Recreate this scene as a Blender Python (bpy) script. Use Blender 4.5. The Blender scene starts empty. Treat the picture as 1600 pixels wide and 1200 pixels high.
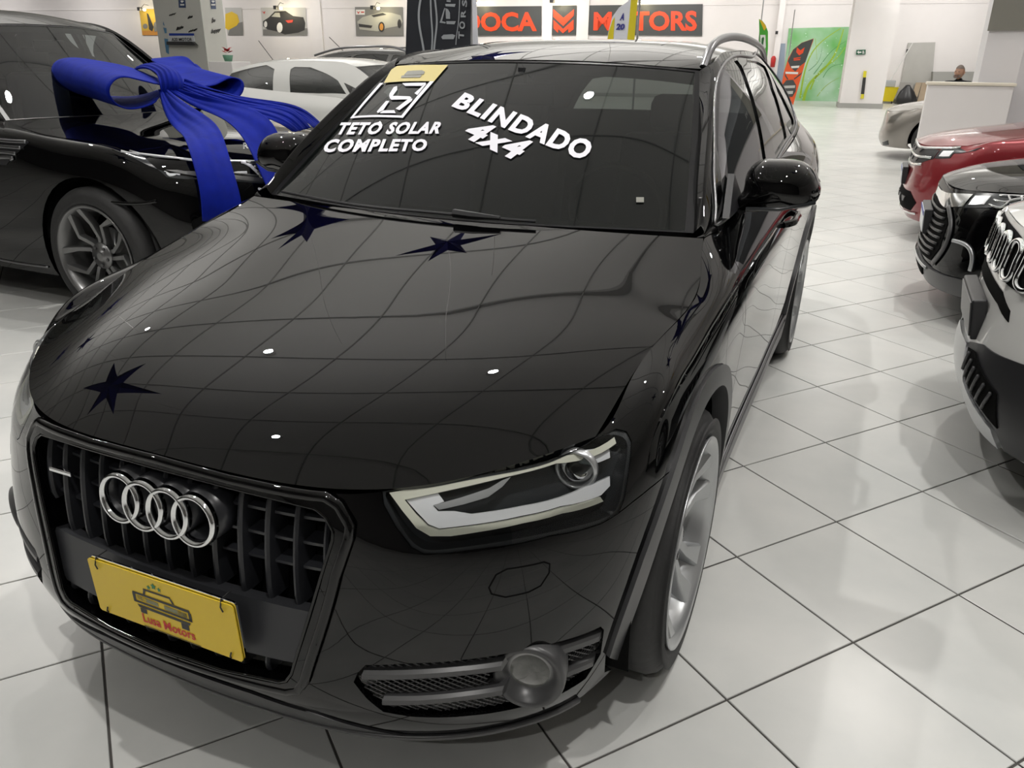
import bpy, bmesh, math, random
import numpy as np
from mathutils import Vector, Matrix
from mathutils.geometry import delaunay_2d_cdt
from mathutils.bvhtree import BVHTree
random.seed(7)
R = math.radians
SC = bpy.context.scene
COL = SC.collection

# ------------------------------------------------------------------ camera
FPX = 1235.6
CAM = Vector((1.1747, -0.9336, 1.4776))
cd = bpy.data.cameras.new('camera'); cam = bpy.data.objects.new('camera', cd); COL.objects.link(cam)
cam.location = CAM; cam.rotation_euler = (R(67.653), R(-.541), R(24.156))
cd.sensor_width = 36; cd.lens = FPX*36/1600; cd.clip_start = .05; cd.clip_end = 200
SC.camera = cam
CROT = cam.rotation_euler.to_matrix()

# ------------------------------------------------------------------ world, lights, exposure
CEIL = 4.7
wd = bpy.data.worlds.new('world'); SC.world = wd; wd.use_nodes = True
wd.node_tree.nodes['Background'].inputs[0].default_value = (.93, .96, 1, 1)
wd.node_tree.nodes['Background'].inputs[1].default_value = .50
SC.view_settings.view_transform = 'Standard'; SC.view_settings.look = 'None'
SC.view_settings.exposure = 0.0; SC.view_settings.gamma = 1.0
SC.view_settings.use_curve_mapping = False
LAMPS = [(-1.9, .3), (1.6, -.9), (-3.9, 3.4), (2.35, 2.0), (-.6, 3.1), (-2.6, 6.6), (1.9, 6.0), (-7.2, 4.2), (-6.2, 8.6),
         (4.8, 4.4), (-.9, 9.8), (3.6, 10.2), (-4.6, 13.2), (1.0, 15.2), (-9.5, 13.4), (5.5, 15.5), (-2.2, 20.0), (-7.6, 21.0), (3.0, 22.5),
         (-12, 24), (-2.6, 27.5), (-8.0, 28.5), (2.5, 29.5), (-14, 31), (-4.4, -2.2), (1.2, -4.0)]
for (x, y) in LAMPS:
    ld = bpy.data.lights.new('spot_light', 'AREA'); ld.shape = 'DISK'; ld.size = .11
    ld.energy = (43 if y < 8 else 27) if y < 14 else 62; ld.color = (1, .975, .94); ld.spread = R(150)
    lo = bpy.data.objects.new('ceiling_light_beam', ld); lo.location = (x, y, CEIL-.075); COL.objects.link(lo)

# added fill lights without fixtures, facing up to brighten the ceiling
for (x, y, e) in ((-3, 4.5, 70), (3, 5, 50), (-10, 6, 120), (-3, 11, 190), (4, 13, 150), (-12, 16, 200), (-3, 21, 260), (-10, 28, 260), (4, 28, 260)):
    ld = bpy.data.lights.new('ceiling_fill', 'AREA'); ld.shape = 'SQUARE'; ld.size = 4.5; ld.energy = e*.85; ld.color = (1, .98, .95)
    lo = bpy.data.objects.new('ceiling_fill', ld); lo.location = (x, y, 2.9); lo.rotation_euler = (R(180), 0, 0); COL.objects.link(lo)

# extra fill lights with no fittings, added to brighten the back wall
for (x, y) in ((-48, 26.2), (-42, 27), (-36, 27.8), (-30, 28.5), (-24, 29.3), (-18, 30), (-12.5, 30.7), (-7, 31.4), (-2, 32), (3, 32.6)):
    ld = bpy.data.lights.new('wall_fill', 'AREA'); ld.shape = 'RECTANGLE'; ld.size = 3.0; ld.size_y = .3; ld.energy = 56; ld.color = (1, .96, .93); ld.spread = R(130)
    lo = bpy.data.objects.new('wall_fill', ld); lo.location = (x, y, CEIL-.1); lo.rotation_euler = (R(58), 0, R(7.2)); COL.objects.link(lo)

# ------------------------------------------------------------------ helpers: materials
def mat(name, col, rough=.5, metal=0, spec=.5, coat=0, emit=None, es=1, noise=None, bump=0, ior=1.5, coatr=.02):
    m = bpy.data.materials.new(name); m.use_nodes = True; nt = m.node_tree; b = nt.nodes['Principled BSDF']
    b.inputs['Base Color'].default_value = (*col, 1); b.inputs['Roughness'].default_value = rough
    b.inputs['Metallic'].default_value = metal; b.inputs['IOR'].default_value = ior
    b.inputs['Specular IOR Level'].default_value = spec
    b.inputs['Coat Weight'].default_value = coat; b.inputs['Coat Roughness'].default_value = coatr
    if emit: b.inputs['Emission Color'].default_value = (*emit, 1); b.inputs['Emission Strength'].default_value = es
    sc, amt = noise if noise else (9, .06)
    tc = nt.nodes.new('ShaderNodeTexCoord'); n = nt.nodes.new('ShaderNodeTexNoise'); n.inputs['Scale'].default_value = sc
    n.inputs['Detail'].default_value = 5
    nt.links.new(tc.outputs['Object'], n.inputs['Vector'])
    if noise:
        r = nt.nodes.new('ShaderNodeMixRGB'); r.inputs[1].default_value = (*[c*(1-amt) for c in col], 1)
        r.inputs[2].default_value = (*[min(1, c*(1+amt)) for c in col], 1)
        nt.links.new(n.outputs[0], r.inputs[0]); nt.links.new(r.outputs[0], b.inputs['Base Color'])
    if bump:
        bp = nt.nodes.new('ShaderNodeBump'); bp.inputs['Strength'].default_value = bump; bp.inputs['Distance'].default_value = .01
        nt.links.new(n.outputs[0], bp.inputs['Height']); nt.links.new(bp.outputs[0], b.inputs['Normal'])
    return m
def glass(name, tint, opac, rough=.0, ior=1.5, base=(.01, .012, .012)):
    """tinted pane: fresnel reflection over a see-through tint mixed with a dark film"""
    m = bpy.data.materials.new(name); m.use_nodes = True; nt = m.node_tree; nt.nodes.clear()
    out = nt.nodes.new('ShaderNodeOutputMaterial'); g = nt.nodes.new('ShaderNodeBsdfGlossy'); g.inputs['Roughness'].default_value = rough
    g.inputs['Color'].default_value = (1, 1, 1, 1)
    t = nt.nodes.new('ShaderNodeBsdfTransparent'); t.inputs[0].default_value = (*tint, 1)
    d = nt.nodes.new('ShaderNodeBsdfDiffuse'); d.inputs[0].default_value = (*base, 1)
    m1 = nt.nodes.new('ShaderNodeMixShader'); m1.inputs[0].default_value = opac
    nt.links.new(t.outputs[0], m1.inputs[1]); nt.links.new(d.outputs[0], m1.inputs[2])
    f = nt.nodes.new('ShaderNodeFresnel'); f.inputs[0].default_value = ior
    m2 = nt.nodes.new('ShaderNodeMixShader'); nt.links.new(f.outputs[0], m2.inputs[0])
    nt.links.new(m1.outputs[0], m2.inputs[1]); nt.links.new(g.outputs[0], m2.inputs[2]); nt.links.new(m2.outputs[0], out.inputs[0])
    return m
def paint(name, col, flake=0):
    return mat(name, col, rough=.35 if flake else .5, metal=flake, coat=1.0, spec=.5 if flake else .0, ior=1.5, coatr=.008)

M = dict(
    black_paint=paint('black car paint', (.0012, .0012, .0014)),
    white_paint=paint('white car paint', (.62, .62, .60)),
    red_paint=paint('dark red car paint', (.21, .008, .014), .3),
    silver_paint=paint('warm silver car paint', (.27, .25, .225), .6),
    grey_paint=paint('grey car paint', (.16, .16, .155), .5),
    plastic=mat('black satin plastic', (.018, .018, .02), .38),
    plastic_grey=mat('dark grey satin trim', (.05, .05, .052), .36, spec=.7),
    slat=mat('charcoal grille plastic', (.022, .023, .027), .32, spec=.6),
    holder=mat('dark grey plate panel', (.032, .033, .037), .42),
    void=mat('dark cavity', (.003, .003, .003), .9, spec=.1),
    chrome=mat('chrome', (.82, .83, .84), .06, 1),
    satin=mat('satin aluminium', (.26, .26, .27), .30, 1),
    alloy=mat('silver alloy wheel', (.50, .51, .52), .30, .75),
    alloy_dark=mat('dark grey alloy wheel', (.20, .20, .20), .3, .8),
    rubber=mat('tyre rubber', (.022, .022, .022), .62, noise=(40, .3), bump=.15),
    seat=mat('black seat leather', (.02, .02, .022), .5),
    windscreen=glass('dark armoured windscreen glass', (.13, .155, .145), .35, ior=1.52, base=(.012, .015, .0145)),
    side_glass=glass('tinted side glass', (.10, .11, .11), .6, ior=2.0),
    clear_glass=glass('lightly tinted glass', (.45, .5, .5), .15),
    lens=glass('clear lamp lens', (.98, .99, .99), 0.0, ior=1.35),
    led=mat('milky light guide', (.84, .84, .72), .25, coat=.5),
    reflector=mat('brushed lamp reflector', (.90, .91, .94), .30, .1),
    lampblack=mat('black lamp housing', (.030, .033, .036), .22),
    yellow=mat('yellow plate', (.80, .56, .02), .35),
    white_vinyl=mat('white vinyl lettering', (.80, .80, .86), .5),
    grey_vinyl=mat('grey vinyl', (.25, .25, .22), .5),
    blue_velvet=None,
    print_red=mat('red print', (.62, .03, .03), .5), print_black=mat('black print', (.02, .02, .02), .5),
    print_green=mat('green print', (.02, .22, .10), .5), print_grey=mat('grey print', (.22, .22, .12), .5),
)
def velvet():
    m = mat('royal blue velvet', (.001, .010, .23), .75, spec=.15, noise=(14, .35), bump=.25); b = m.node_tree.nodes['Principled BSDF']
    b.inputs['Sheen Weight'].default_value = .05; b.inputs['Sheen Tint'].default_value = (.1, .25, 1, 1); return m
M['blue_velvet'] = velvet()

# ------------------------------------------------------------------ helpers: objects
def tag(o, label=None, cat=None, group=None, kind=None):
    if label: o['label'] = label
    if cat: o['category'] = cat
    if group: o['group'] = group
    if kind: o['kind'] = kind
    return o
def empty(name, loc=(0, 0, 0), rz=0, label=None, cat=None, group=None):
    o = bpy.data.objects.new(name, None); COL.objects.link(o); o.location = loc; o.rotation_euler = (0, 0, rz)
    o.empty_display_size = .2
    return tag(o, label, cat, group)
def add(name, me, m, parent=None):
    if m is not None and len(me.materials) == 0: me.materials.append(m)
    o = bpy.data.objects.new(name, me); COL.objects.link(o)
    if parent is not None: o.parent = parent
    return o
def mesh(name, V, F, smooth=False):
    me = bpy.data.meshes.new(name); me.from_pydata([tuple(v) for v in V], [], F); me.update()
    if smooth: me.shade_smooth()
    return me
class MB:
    """collects simple solids into one mesh"""
    def __init__(s): s.V = []; s.F = []; s.mi = []; s.cur = 0
    def add(s, V, F):
        b = len(s.V); s.V += [tuple(v) for v in V]; s.F += [tuple(i+b for i in f) for f in F]; s.mi += [s.cur]*len(F); return s
    def box(s, lo, hi, bev=0, mtx=None):
        bm = bmesh.new(); bmesh.ops.create_cube(bm, size=1)
        for v in bm.verts: v.co = Vector([(lo[i]+hi[i])/2+v.co[i]*(hi[i]-lo[i]) for i in range(3)])
        if bev: bmesh.ops.bevel(bm, geom=bm.edges[:], offset=bev, segments=2, affect='EDGES', profile=.5)
        bm.verts.index_update(); V = [v.co.copy() if mtx is None else mtx @ v.co for v in bm.verts]; F = [[v.index for v in f.verts] for f in bm.faces]
        bm.free(); return s.add(V, F)
    def prism(s, pts, n, d):
        """pts: planar 3d loop, extruded by vector n*d"""
        k = len(pts); n = Vector(n)*d; V = [Vector(p) for p in pts]+[Vector(p)+n for p in pts]
        return s.add(V, [tuple(range(k))[::-1], tuple(range(k, 2*k))]+[(i, (i+1) % k, k+(i+1) % k, k+i) for i in range(k)])
    def tube(s, pts, r, seg=8, cap=True, closed=False):
        P = [Vector(p) for p in pts]; n = len(P); V = []; F = []; up = Vector((0, 0, 1)); pn = None
        for i, p in enumerate(P):
            a = P[(i-1) % n] if (closed or i > 0) else p; b = P[(i+1) % n] if (closed or i < n-1) else p
            t = (b-a).normalized()
            if pn is None: pn = t.cross(up if abs(t.z) < .9 else Vector((1, 0, 0))).normalized()
            pn = (pn-t*pn.dot(t)).normalized(); q = t.cross(pn); rr = r[i] if hasattr(r, '__len__') else r
            for k in range(seg): a_ = 2*math.pi*k/seg; V.append(p+(pn*math.cos(a_)+q*math.sin(a_))*rr)
        for i in range(n if closed else n-1):
            j = (i+1) % n
            for k in range(seg): l = (k+1) % seg; F.append((i*seg+k, j*seg+k, j*seg+l, i*seg+l))
        if cap and not closed: F.append(tuple(range(seg))[::-1]); F.append(tuple(range((n-1)*seg, n*seg)))
        return s.add(V, F)
    def build(s, name, m, parent=None, smooth=False, mats=None):
        me = mesh(name, s.V, s.F, smooth)
        if mats:
            for x in mats: me.materials.append(x)
            me.polygons.foreach_set('material_index', s.mi)
        if smooth:
            try: me.set_sharp_from_angle(angle=R(40))
            except Exception: pass
        return add(name, me, m, parent)
def lathe(prof, seg=48, axis='x', closed=False):
    """prof: (r, h) pairs turned about the axis"""
    V = []; F = []; n = len(prof)
    for i in range(seg):
        a = 2*math.pi*i/seg; c, s_ = math.cos(a), math.sin(a)
        for (r, h) in prof: V.append((h, r*c, r*s_) if axis == 'x' else ((r*c, r*s_, h) if axis == 'z' else (r*c, h, r*s_)))
    for i in range(seg):
        j = (i+1) % seg
        for k in range(n-1): F.append((i*n+k, j*n+k, j*n+k+1, i*n+k+1))
        if closed: F.append((i*n+n-1, j*n+n-1, j*n, i*n))
    return V, F

# ------------------------------------------------------------------ measuring helper: a photo pixel as a ray in the world
def pray(u, v):
    d = CROT @ Vector(((u-800)/FPX, (600-v)/FPX, -1)); return CAM.copy(), d.normalized()
def on_axis(u, v, ax, val):
    o, d = pray(u, v); t = (val-o[ax])/d[ax]; return o+d*t
def on_plane(u, v, p0, n):
    o, d = pray(u, v); t = (Vector(p0)-o).dot(n)/d.dot(n); return o+d*t

# ------------------------------------------------------------------ spline surfaces
def basis(knots, u):
    """matrix of a natural cubic spline through values at the knots, evaluated at u"""
    n = len(knots); h = np.diff(knots); A = np.zeros((n, n)); B = np.zeros((n, n)); A[0, 0] = A[-1, -1] = 1
    for i in range(1, n-1):
        A[i, i-1] = h[i-1]; A[i, i] = 2*(h[i-1]+h[i]); A[i, i+1] = h[i]
        B[i, i-1] = 6/h[i-1]; B[i, i] = -6/h[i-1]-6/h[i]; B[i, i+1] = 6/h[i]
    S = np.linalg.solve(A, B); u = np.clip(np.asarray(u, float), knots[0], knots[-1])
    k = np.clip(np.searchsorted(knots, u, 'right')-1, 0, n-2); hk = h[k]; a = (knots[k+1]-u)/hk; b = (u-knots[k])/hk
    I = np.eye(n)
    return a[:, None]*I[k]+b[:, None]*I[k+1]+((a**3-a)*hk**2/6)[:, None]*S[k]+((b**3-b)*hk**2/6)[:, None]*S[k+1]
def cubic(pts, n=40, closed=False):
    P = np.array(pts, float); m = len(P)
    if closed: P = np.vstack([P[-3:], P, P[:3]])
    t = np.concatenate([[0], np.cumsum(np.linalg.norm(np.diff(P, axis=0), axis=1))])
    if closed: tt = np.linspace(t[3], t[3+m], n, endpoint=False)
    else: tt = np.linspace(0, t[-1], n)
    return basis(t, tt) @ P
def smooth_net(C, deg):
    """least squares polynomial through a control grid, so that reflections run smoothly"""
    m, n = C.shape[:2]; ku = np.concatenate([[0], np.cumsum(np.linalg.norm(np.diff(C, axis=0), axis=2).mean(1))]); kv = np.concatenate([[0], np.cumsum(np.linalg.norm(np.diff(C, axis=1), axis=2).mean(0))])
    A = np.polynomial.chebyshev.chebvander(2*ku/ku[-1]-1, deg[0]); B = np.polynomial.chebyshev.chebvander(2*kv/kv[-1]-1, deg[1])
    Pa = A @ np.linalg.pinv(A); Pb = B @ np.linalg.pinv(B); return np.einsum('ai,ijk,bj->abk', Pa, C, Pb)
class Surf:
    """tensor spline through a grid of points [stations][levels]; mirror=True adds the -x half in front of station 0"""
    def __init__(s, ctrl, mirror=False, T=None, step=.03, flip=False, deg=None):
        C = np.array(ctrl, float)
        if T is not None: C = T(C.reshape(-1, 3)).reshape(C.shape)
        if mirror: C = np.concatenate([C[:0:-1]*np.array([-1, 1, 1]), C], 0)
        if deg: C = smooth_net(C, deg)
        s.C = C; s.flip = -1 if flip else 1
        s.ku = np.concatenate([[0], np.cumsum(np.linalg.norm(np.diff(C, axis=0), axis=2).mean(1))])
        s.kv = np.concatenate([[0], np.cumsum(np.linalg.norm(np.diff(C, axis=1), axis=2).mean(0))])
        if mirror: s.ku -= s.ku[-1]/2
        nu = max(8, int((s.ku[-1]-s.ku[0])/step)); nv = max(6, int(s.kv[-1]/step))
        s.gu = np.linspace(s.ku[0], s.ku[-1], nu+1); s.gv = np.linspace(0, s.kv[-1], nv+1)
        s.G = np.einsum('ai,ijk,bj->abk', basis(s.ku, s.gu), C, basis(s.kv, s.gv))
        V = s.G.reshape(-1, 3); w = nv+1; s.w = w
        F = [(i*w+j, (i+1)*w+j, (i+1)*w+j+1, i*w+j+1) for i in range(nu) for j in range(nv)]
        s.nv = nv; s.bvh = BVHTree.FromPolygons([tuple(v) for v in V], F)
    def ev(s, uv):
        uv = np.asarray(uv, float).reshape(-1, 2); return np.einsum('ai,ijk,aj->ak', basis(s.ku, uv[:, 0]), s.C, basis(s.kv, uv[:, 1]))
    def nrm(s, uv):
        uv = np.asarray(uv, float).reshape(-1, 2).copy(); e = 2e-3
        uv[:, 0] = np.clip(uv[:, 0], s.ku[0]+e, s.ku[-1]-e); uv[:, 1] = np.clip(uv[:, 1], e, s.kv[-1]-e)
        a = s.ev(uv+[e, 0])-s.ev(uv-[e, 0]); b = s.ev(uv+[0, e])-s.ev(uv-[0, e]); n = np.cross(a, b)*s.flip
        return n/(np.linalg.norm(n, axis=1)[:, None]+1e-12)
    def hit(s, o, d, far=100.0):
        """ray -> (u, v) on the surface, or None"""
        loc, n, idx, dist = s.bvh.ray_cast(o, d, far)
        if idx is None:
            return None
        return s.uv_at(loc, idx)
    def near(s, p):
        loc, n, idx, dist = s.bvh.find_nearest(p); return s.uv_at(loc, idx)
    def uv_at(s, loc, idx):
        i, j = divmod(idx, s.nv); p = np.array(loc); uv = np.array([(s.gu[i]+s.gu[i+1])/2, (s.gv[j]+s.gv[j+1])/2])
        for _ in range(4):
            q = s.ev(uv)[0]; e = 1e-3; a = (s.ev(uv+[e, 0])[0]-q)/e; b = (s.ev(uv+[0, e])[0]-q)/e
            J = np.stack([a, b], 1); st = np.linalg.lstsq(J, p-q, rcond=None)[0]; uv = uv+np.clip(st, -.05, .05)
            uv[0] = min(max(uv[0], s.ku[0]), s.ku[-1]); uv[1] = min(max(uv[1], 0), s.kv[-1])
        return uv
def inpoly(P, poly):
    x, y = P[:, 0], P[:, 1]; r = np.zeros(len(P), bool); n = len(poly); j = n-1
    for i in range(n):
        xi, yi = poly[i]; xj, yj = poly[j]
        c = ((yi > y) != (yj > y)) & (x < (xj-xi)*(y-yi)/((yj-yi) if yj != yi else 1e-12)+xi); r ^= c; j = i
    return r
def dens(poly, step):
    out = []; n = len(poly)
    for i in range(n):
        a = np.array(poly[i]); b = np.array(poly[(i+1) % n]); k = max(1, int(np.linalg.norm(b-a)/step))
        for t in range(k): out.append(a+(b-a)*t/k)
    return np.array(out)
def area2(p): x, y = p[:, 0], p[:, 1]; return np.sum(x*np.roll(y, -1)-np.roll(x, -1)*y)
def inset(poly, g):
    p = np.array(poly, float)
    if area2(p) < 0: p = p[::-1]
    a = p-np.roll(p, 1, 0); b = np.roll(p, -1, 0)-p
    a /= np.linalg.norm(a, axis=1)[:, None]+1e-9; b /= np.linalg.norm(b, axis=1)[:, None]+1e-9
    n = np.stack([-(a+b)[:, 1], (a+b)[:, 0]], 1); l = np.linalg.norm(n, axis=1)[:, None]; n = n/(l+1e-9)
    return p+n*g/np.maximum(l/2, .5)
def panel(sf, outline, holes=(), step=.022, off=0, edge=.012, gap=0.0, T=None, disp=None):
    """a sheet of the surface inside a closed uv outline, minus holes; rim turned in by `edge`. Returns a mesh."""
    ol = dens(inset(outline, gap) if gap else outline, step); hs = [dens(inset(h, -gap) if gap else h, step*.8) for h in holes]
    pts = [tuple(p) for p in ol]; E_ = [(i, (i+1) % len(ol)) for i in range(len(ol))]; loops = [list(range(len(ol)))]
    for h in hs:
        b = len(pts); pts += [tuple(p) for p in h]; k = len(h); E_ += [(b+i, b+(i+1) % k) for i in range(k)]; loops.append(list(range(b, b+k)))
    lo, hi = ol.min(0), ol.max(0); g = np.stack(np.meshgrid(np.arange(lo[0]+step/2, hi[0], step), np.arange(lo[1]+step/2, hi[1], step)), -1).reshape(-1, 2)
    if len(g):
        ok = inpoly(g, ol)
        for h in hs: ok &= ~inpoly(g, h)
        g = g[ok]; B = np.array(pts)
        if len(g):
            d2 = np.full(len(g), 9.)
            for c in range(0, len(B), 400): d2 = np.minimum(d2, ((g[:, None]-B[None, c:c+400])**2).sum(2).min(1))
            g = g[d2 > (step*.45)**2]
    allp = [Vector(p) for p in pts]+[Vector(p) for p in g]
    vs, es, fs, ov, oe, of = delaunay_2d_cdt(allp, E_, [], 0, 1e-7)
    vs = np.array([tuple(v) for v in vs]); fs = [f for f in fs]
    cen = np.array([vs[list(f)].mean(0) for f in fs]); ok = inpoly(cen, ol)
    for h in hs: ok &= ~inpoly(cen, h)
    fs = [tuple(f) for f, k in zip(fs, ok) if k]
    P = sf.ev(vs); N = sf.nrm(vs)
    if disp is not None: P = P+N*disp(vs)[:, None]
    P = P+N*off
    # orient
    if fs:
        f = fs[len(fs)//2]; a, b, c = P[list(f)[:3]]; 
        if np.dot(np.cross(b-a, c-a), N[f[0]]) < 0: fs = [f[::-1] for f in fs]
    V = [tuple(p) for p in P]; NN = [tuple(n) for n in N]; F = list(fs)
    if edge:
        cnt = {}
        for f in fs:
            for i in range(len(f)):
                a, b = f[i], f[(i+1) % len(f)]; cnt[(a, b)] = 1
        bd = [e for e in cnt if (e[1], e[0]) not in cnt]; mp = {}; mq = {}
        for a, b in bd:
            for k in (a, b):
                if k not in mp:
                    mp[k] = len(V); V.append(tuple(P[k])); NN.append((0, 0, 0)); mq[k] = len(V); V.append(tuple(P[k]-N[k]*edge)); NN.append((0, 0, 0))
            F.append((b, a, mp[a], mp[b]) if False else (mp[b], mp[a], mq[a], mq[b]))
    me = mesh('panel', V, F); me.shade_smooth()
    me.normals_split_custom_set_from_vertices(NN)
    return me

print('helpers ok')
#CONT
# ------------------------------------------------------------------ car master surfaces (front at y=0, car's left is +x)
SKIN = [ # station: seven levels from sill / lip up to hood edge, hood gap or belt line
 [(0,.03,.20),(0,-.018,.28),(0,-.032,.36),(0,-.016,.47),(0,.004,.59),(0,.020,.70),(0,.033,.765)],
 [(.2,.038,.20),(.2,-.010,.28),(.2,-.023,.36),(.2,-.007,.47),(.2,.012,.59),(.2,.028,.70),(.2,.042,.762)],
 [(.39,.062,.20),(.39,.020,.28),(.395,.008,.36),(.40,.020,.47),(.40,.038,.59),(.39,.056,.695),(.384,.071,.752)],
 [(.55,.12,.20),(.575,.09,.28),(.58,.082,.365),(.57,.082,.48),(.555,.098,.60),(.535,.122,.705),(.51,.145,.760)],
 [(.68,.21,.20),(.70,.18,.29),(.71,.175,.38),(.705,.175,.49),(.695,.190,.61),(.672,.215,.715),(.64,.240,.775)],
 [(.775,.33,.20),(.79,.30,.30),(.80,.29,.40),(.805,.29,.51),(.802,.315,.64),(.790,.36,.745),(.765,.395,.800)],
 [(.82,.46,.20),(.84,.42,.32),(.856,.405,.43),(.866,.41,.545),(.866,.43,.69),(.838,.50,.828),(.777,.56,.852)],
 [(.86,.66,.20),(.878,.63,.33),(.89,.62,.45),(.896,.62,.59),(.894,.64,.735),(.862,.71,.868),(.800,.768,.906)],
 [(.87,.88,.20),(.888,.87,.33),(.896,.865,.45),(.902,.865,.60),(.902,.88,.75),(.873,.92,.900),(.822,.98,.945)],
 [(.87,1.2,.20),(.885,1.2,.33),(.893,1.2,.45),(.900,1.2,.60),(.904,1.2,.77),(.884,1.18,.948),(.777,1.245,1.030)],
 [(.865,1.5,.20),(.88,1.5,.33),(.888,1.5,.45),(.897,1.5,.60),(.905,1.5,.78),(.892,1.5,.955),(.802,1.5,1.055)],
 [(.865,2.1,.20),(.88,2.1,.33),(.888,2.1,.45),(.897,2.1,.60),(.906,2.1,.80),(.895,2.1,.98),(.81,2.1,1.088)],
 [(.865,2.7,.20),(.88,2.7,.33),(.888,2.7,.45),(.897,2.7,.61),(.908,2.7,.81),(.897,2.7,1.0),(.805,2.7,1.115)],
 [(.87,3.1,.20),(.885,3.1,.33),(.895,3.1,.45),(.908,3.1,.62),(.915,3.1,.82),(.898,3.1,1.02),(.80,3.1,1.135)],
 [(.87,3.42,.22),(.888,3.42,.34),(.90,3.42,.46),(.913,3.42,.63),(.918,3.42,.83),(.892,3.42,1.035),(.785,3.44,1.155)],
 [(.855,3.8,.24),(.875,3.8,.35),(.885,3.8,.46),(.898,3.8,.63),(.90,3.8,.83),(.868,3.8,1.045),(.755,3.8,1.175)],
 [(.79,4.1,.26),(.81,4.12,.36),(.82,4.13,.46),(.83,4.14,.63),(.83,4.13,.83),(.795,4.09,1.05),(.68,4.05,1.19)],
 [(.62,4.25,.27),(.64,4.28,.37),(.65,4.3,.47),(.66,4.31,.63),(.65,4.29,.83),(.62,4.23,1.05),(.55,4.17,1.19)],
 [(.32,4.32,.27),(.33,4.35,.37),(.34,4.37,.47),(.34,4.38,.63),(.34,4.36,.83),(.32,4.30,1.05),(.30,4.23,1.19)],
 [(0,4.34,.27),(0,4.37,.37),(0,4.39,.47),(0,4.40,.63),(0,4.38,.83),(0,4.32,1.05),(0,4.25,1.19)]]
HOOD_F = (0, .26, .5, .66, .83, 1)
HOOD_E = [(0,.033,.765),(.2,.042,.762),(.384,.071,.752),(.51,.145,.760),(.64,.240,.775),(.765,.395,.800)]
HOOD_R = [((.10,.812),(.769,.46,.822)),((.30,.868),(.777,.56,.852)),((.62,.936),(.800,.768,.906)),((.92,.990),(.822,.985,.947)),((1.160,1.034),(.777,1.245,1.030))]
HOOD = [[HOOD_E[i]]+[(g[0]*f, c[0]+(g[1]-c[0])*f**2.3, c[1]+(g[2]-c[1])*f**2.5) for c, g in HOOD_R] for i, f in enumerate(HOOD_F)]  # columns centre to gap, rows nose to cowl
GREEN = [ # greenhouse side: belt, middle, pillar/roof edge
 [(.777,1.245,1.032),(.772,1.262,1.045),(.757,1.290,1.055)],
 [(.802,1.5,1.055),(.772,1.46,1.115),(.728,1.415,1.165)],
 [(.81,1.8,1.075),(.752,1.71,1.21),(.682,1.64,1.315)],
 [(.81,2.15,1.09),(.731,2.06,1.31),(.623,1.98,1.478)],
 [(.808,2.5,1.105),(.725,2.48,1.34),(.607,2.42,1.513)],
 [(.80,3.0,1.13),(.715,2.98,1.355),(.597,2.95,1.515)],
 [(.785,3.44,1.155),(.695,3.42,1.35),(.577,3.4,1.488)],
 [(.74,3.85,1.18),(.652,3.82,1.325),(.545,3.78,1.438)],
 [(.66,4.08,1.195),(.59,4.05,1.305),(.51,4.02,1.388)]]
WIND = [ # windscreen: base, low, high, header
 [(0,1.150,1.033),(0,1.37,1.195),(0,1.60,1.345),(0,1.815,1.472)],
 [(.37,1.185,1.036),(.355,1.40,1.194),(.33,1.62,1.341),(.31,1.83,1.466)],
 [(.61,1.24,1.036),(.57,1.44,1.180),(.53,1.65,1.328),(.485,1.86,1.456)],
 [(.738,1.287,1.033),(.695,1.475,1.167),(.645,1.68,1.312),(.592,1.895,1.446)]]
ROOF = [
 [(0,1.815,1.474),(0,2.1,1.53),(0,2.5,1.556),(0,3.0,1.556),(0,3.45,1.53),(0,4.08,1.43)],
 [(.31,1.83,1.468),(.32,2.1,1.523),(.32,2.5,1.549),(.31,3.0,1.55),(.31,3.45,1.522),(.28,4.06,1.42)],
 [(.485,1.86,1.458),(.51,2.08,1.503),(.505,2.48,1.532),(.50,2.97,1.534),(.48,3.42,1.506),(.42,4.04,1.403)],
 [(.605,1.912,1.452),(.618,2.02,1.483),(.607,2.42,1.513),(.597,2.95,1.515),(.577,3.4,1.488),(.51,4.02,1.388)]]

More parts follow.
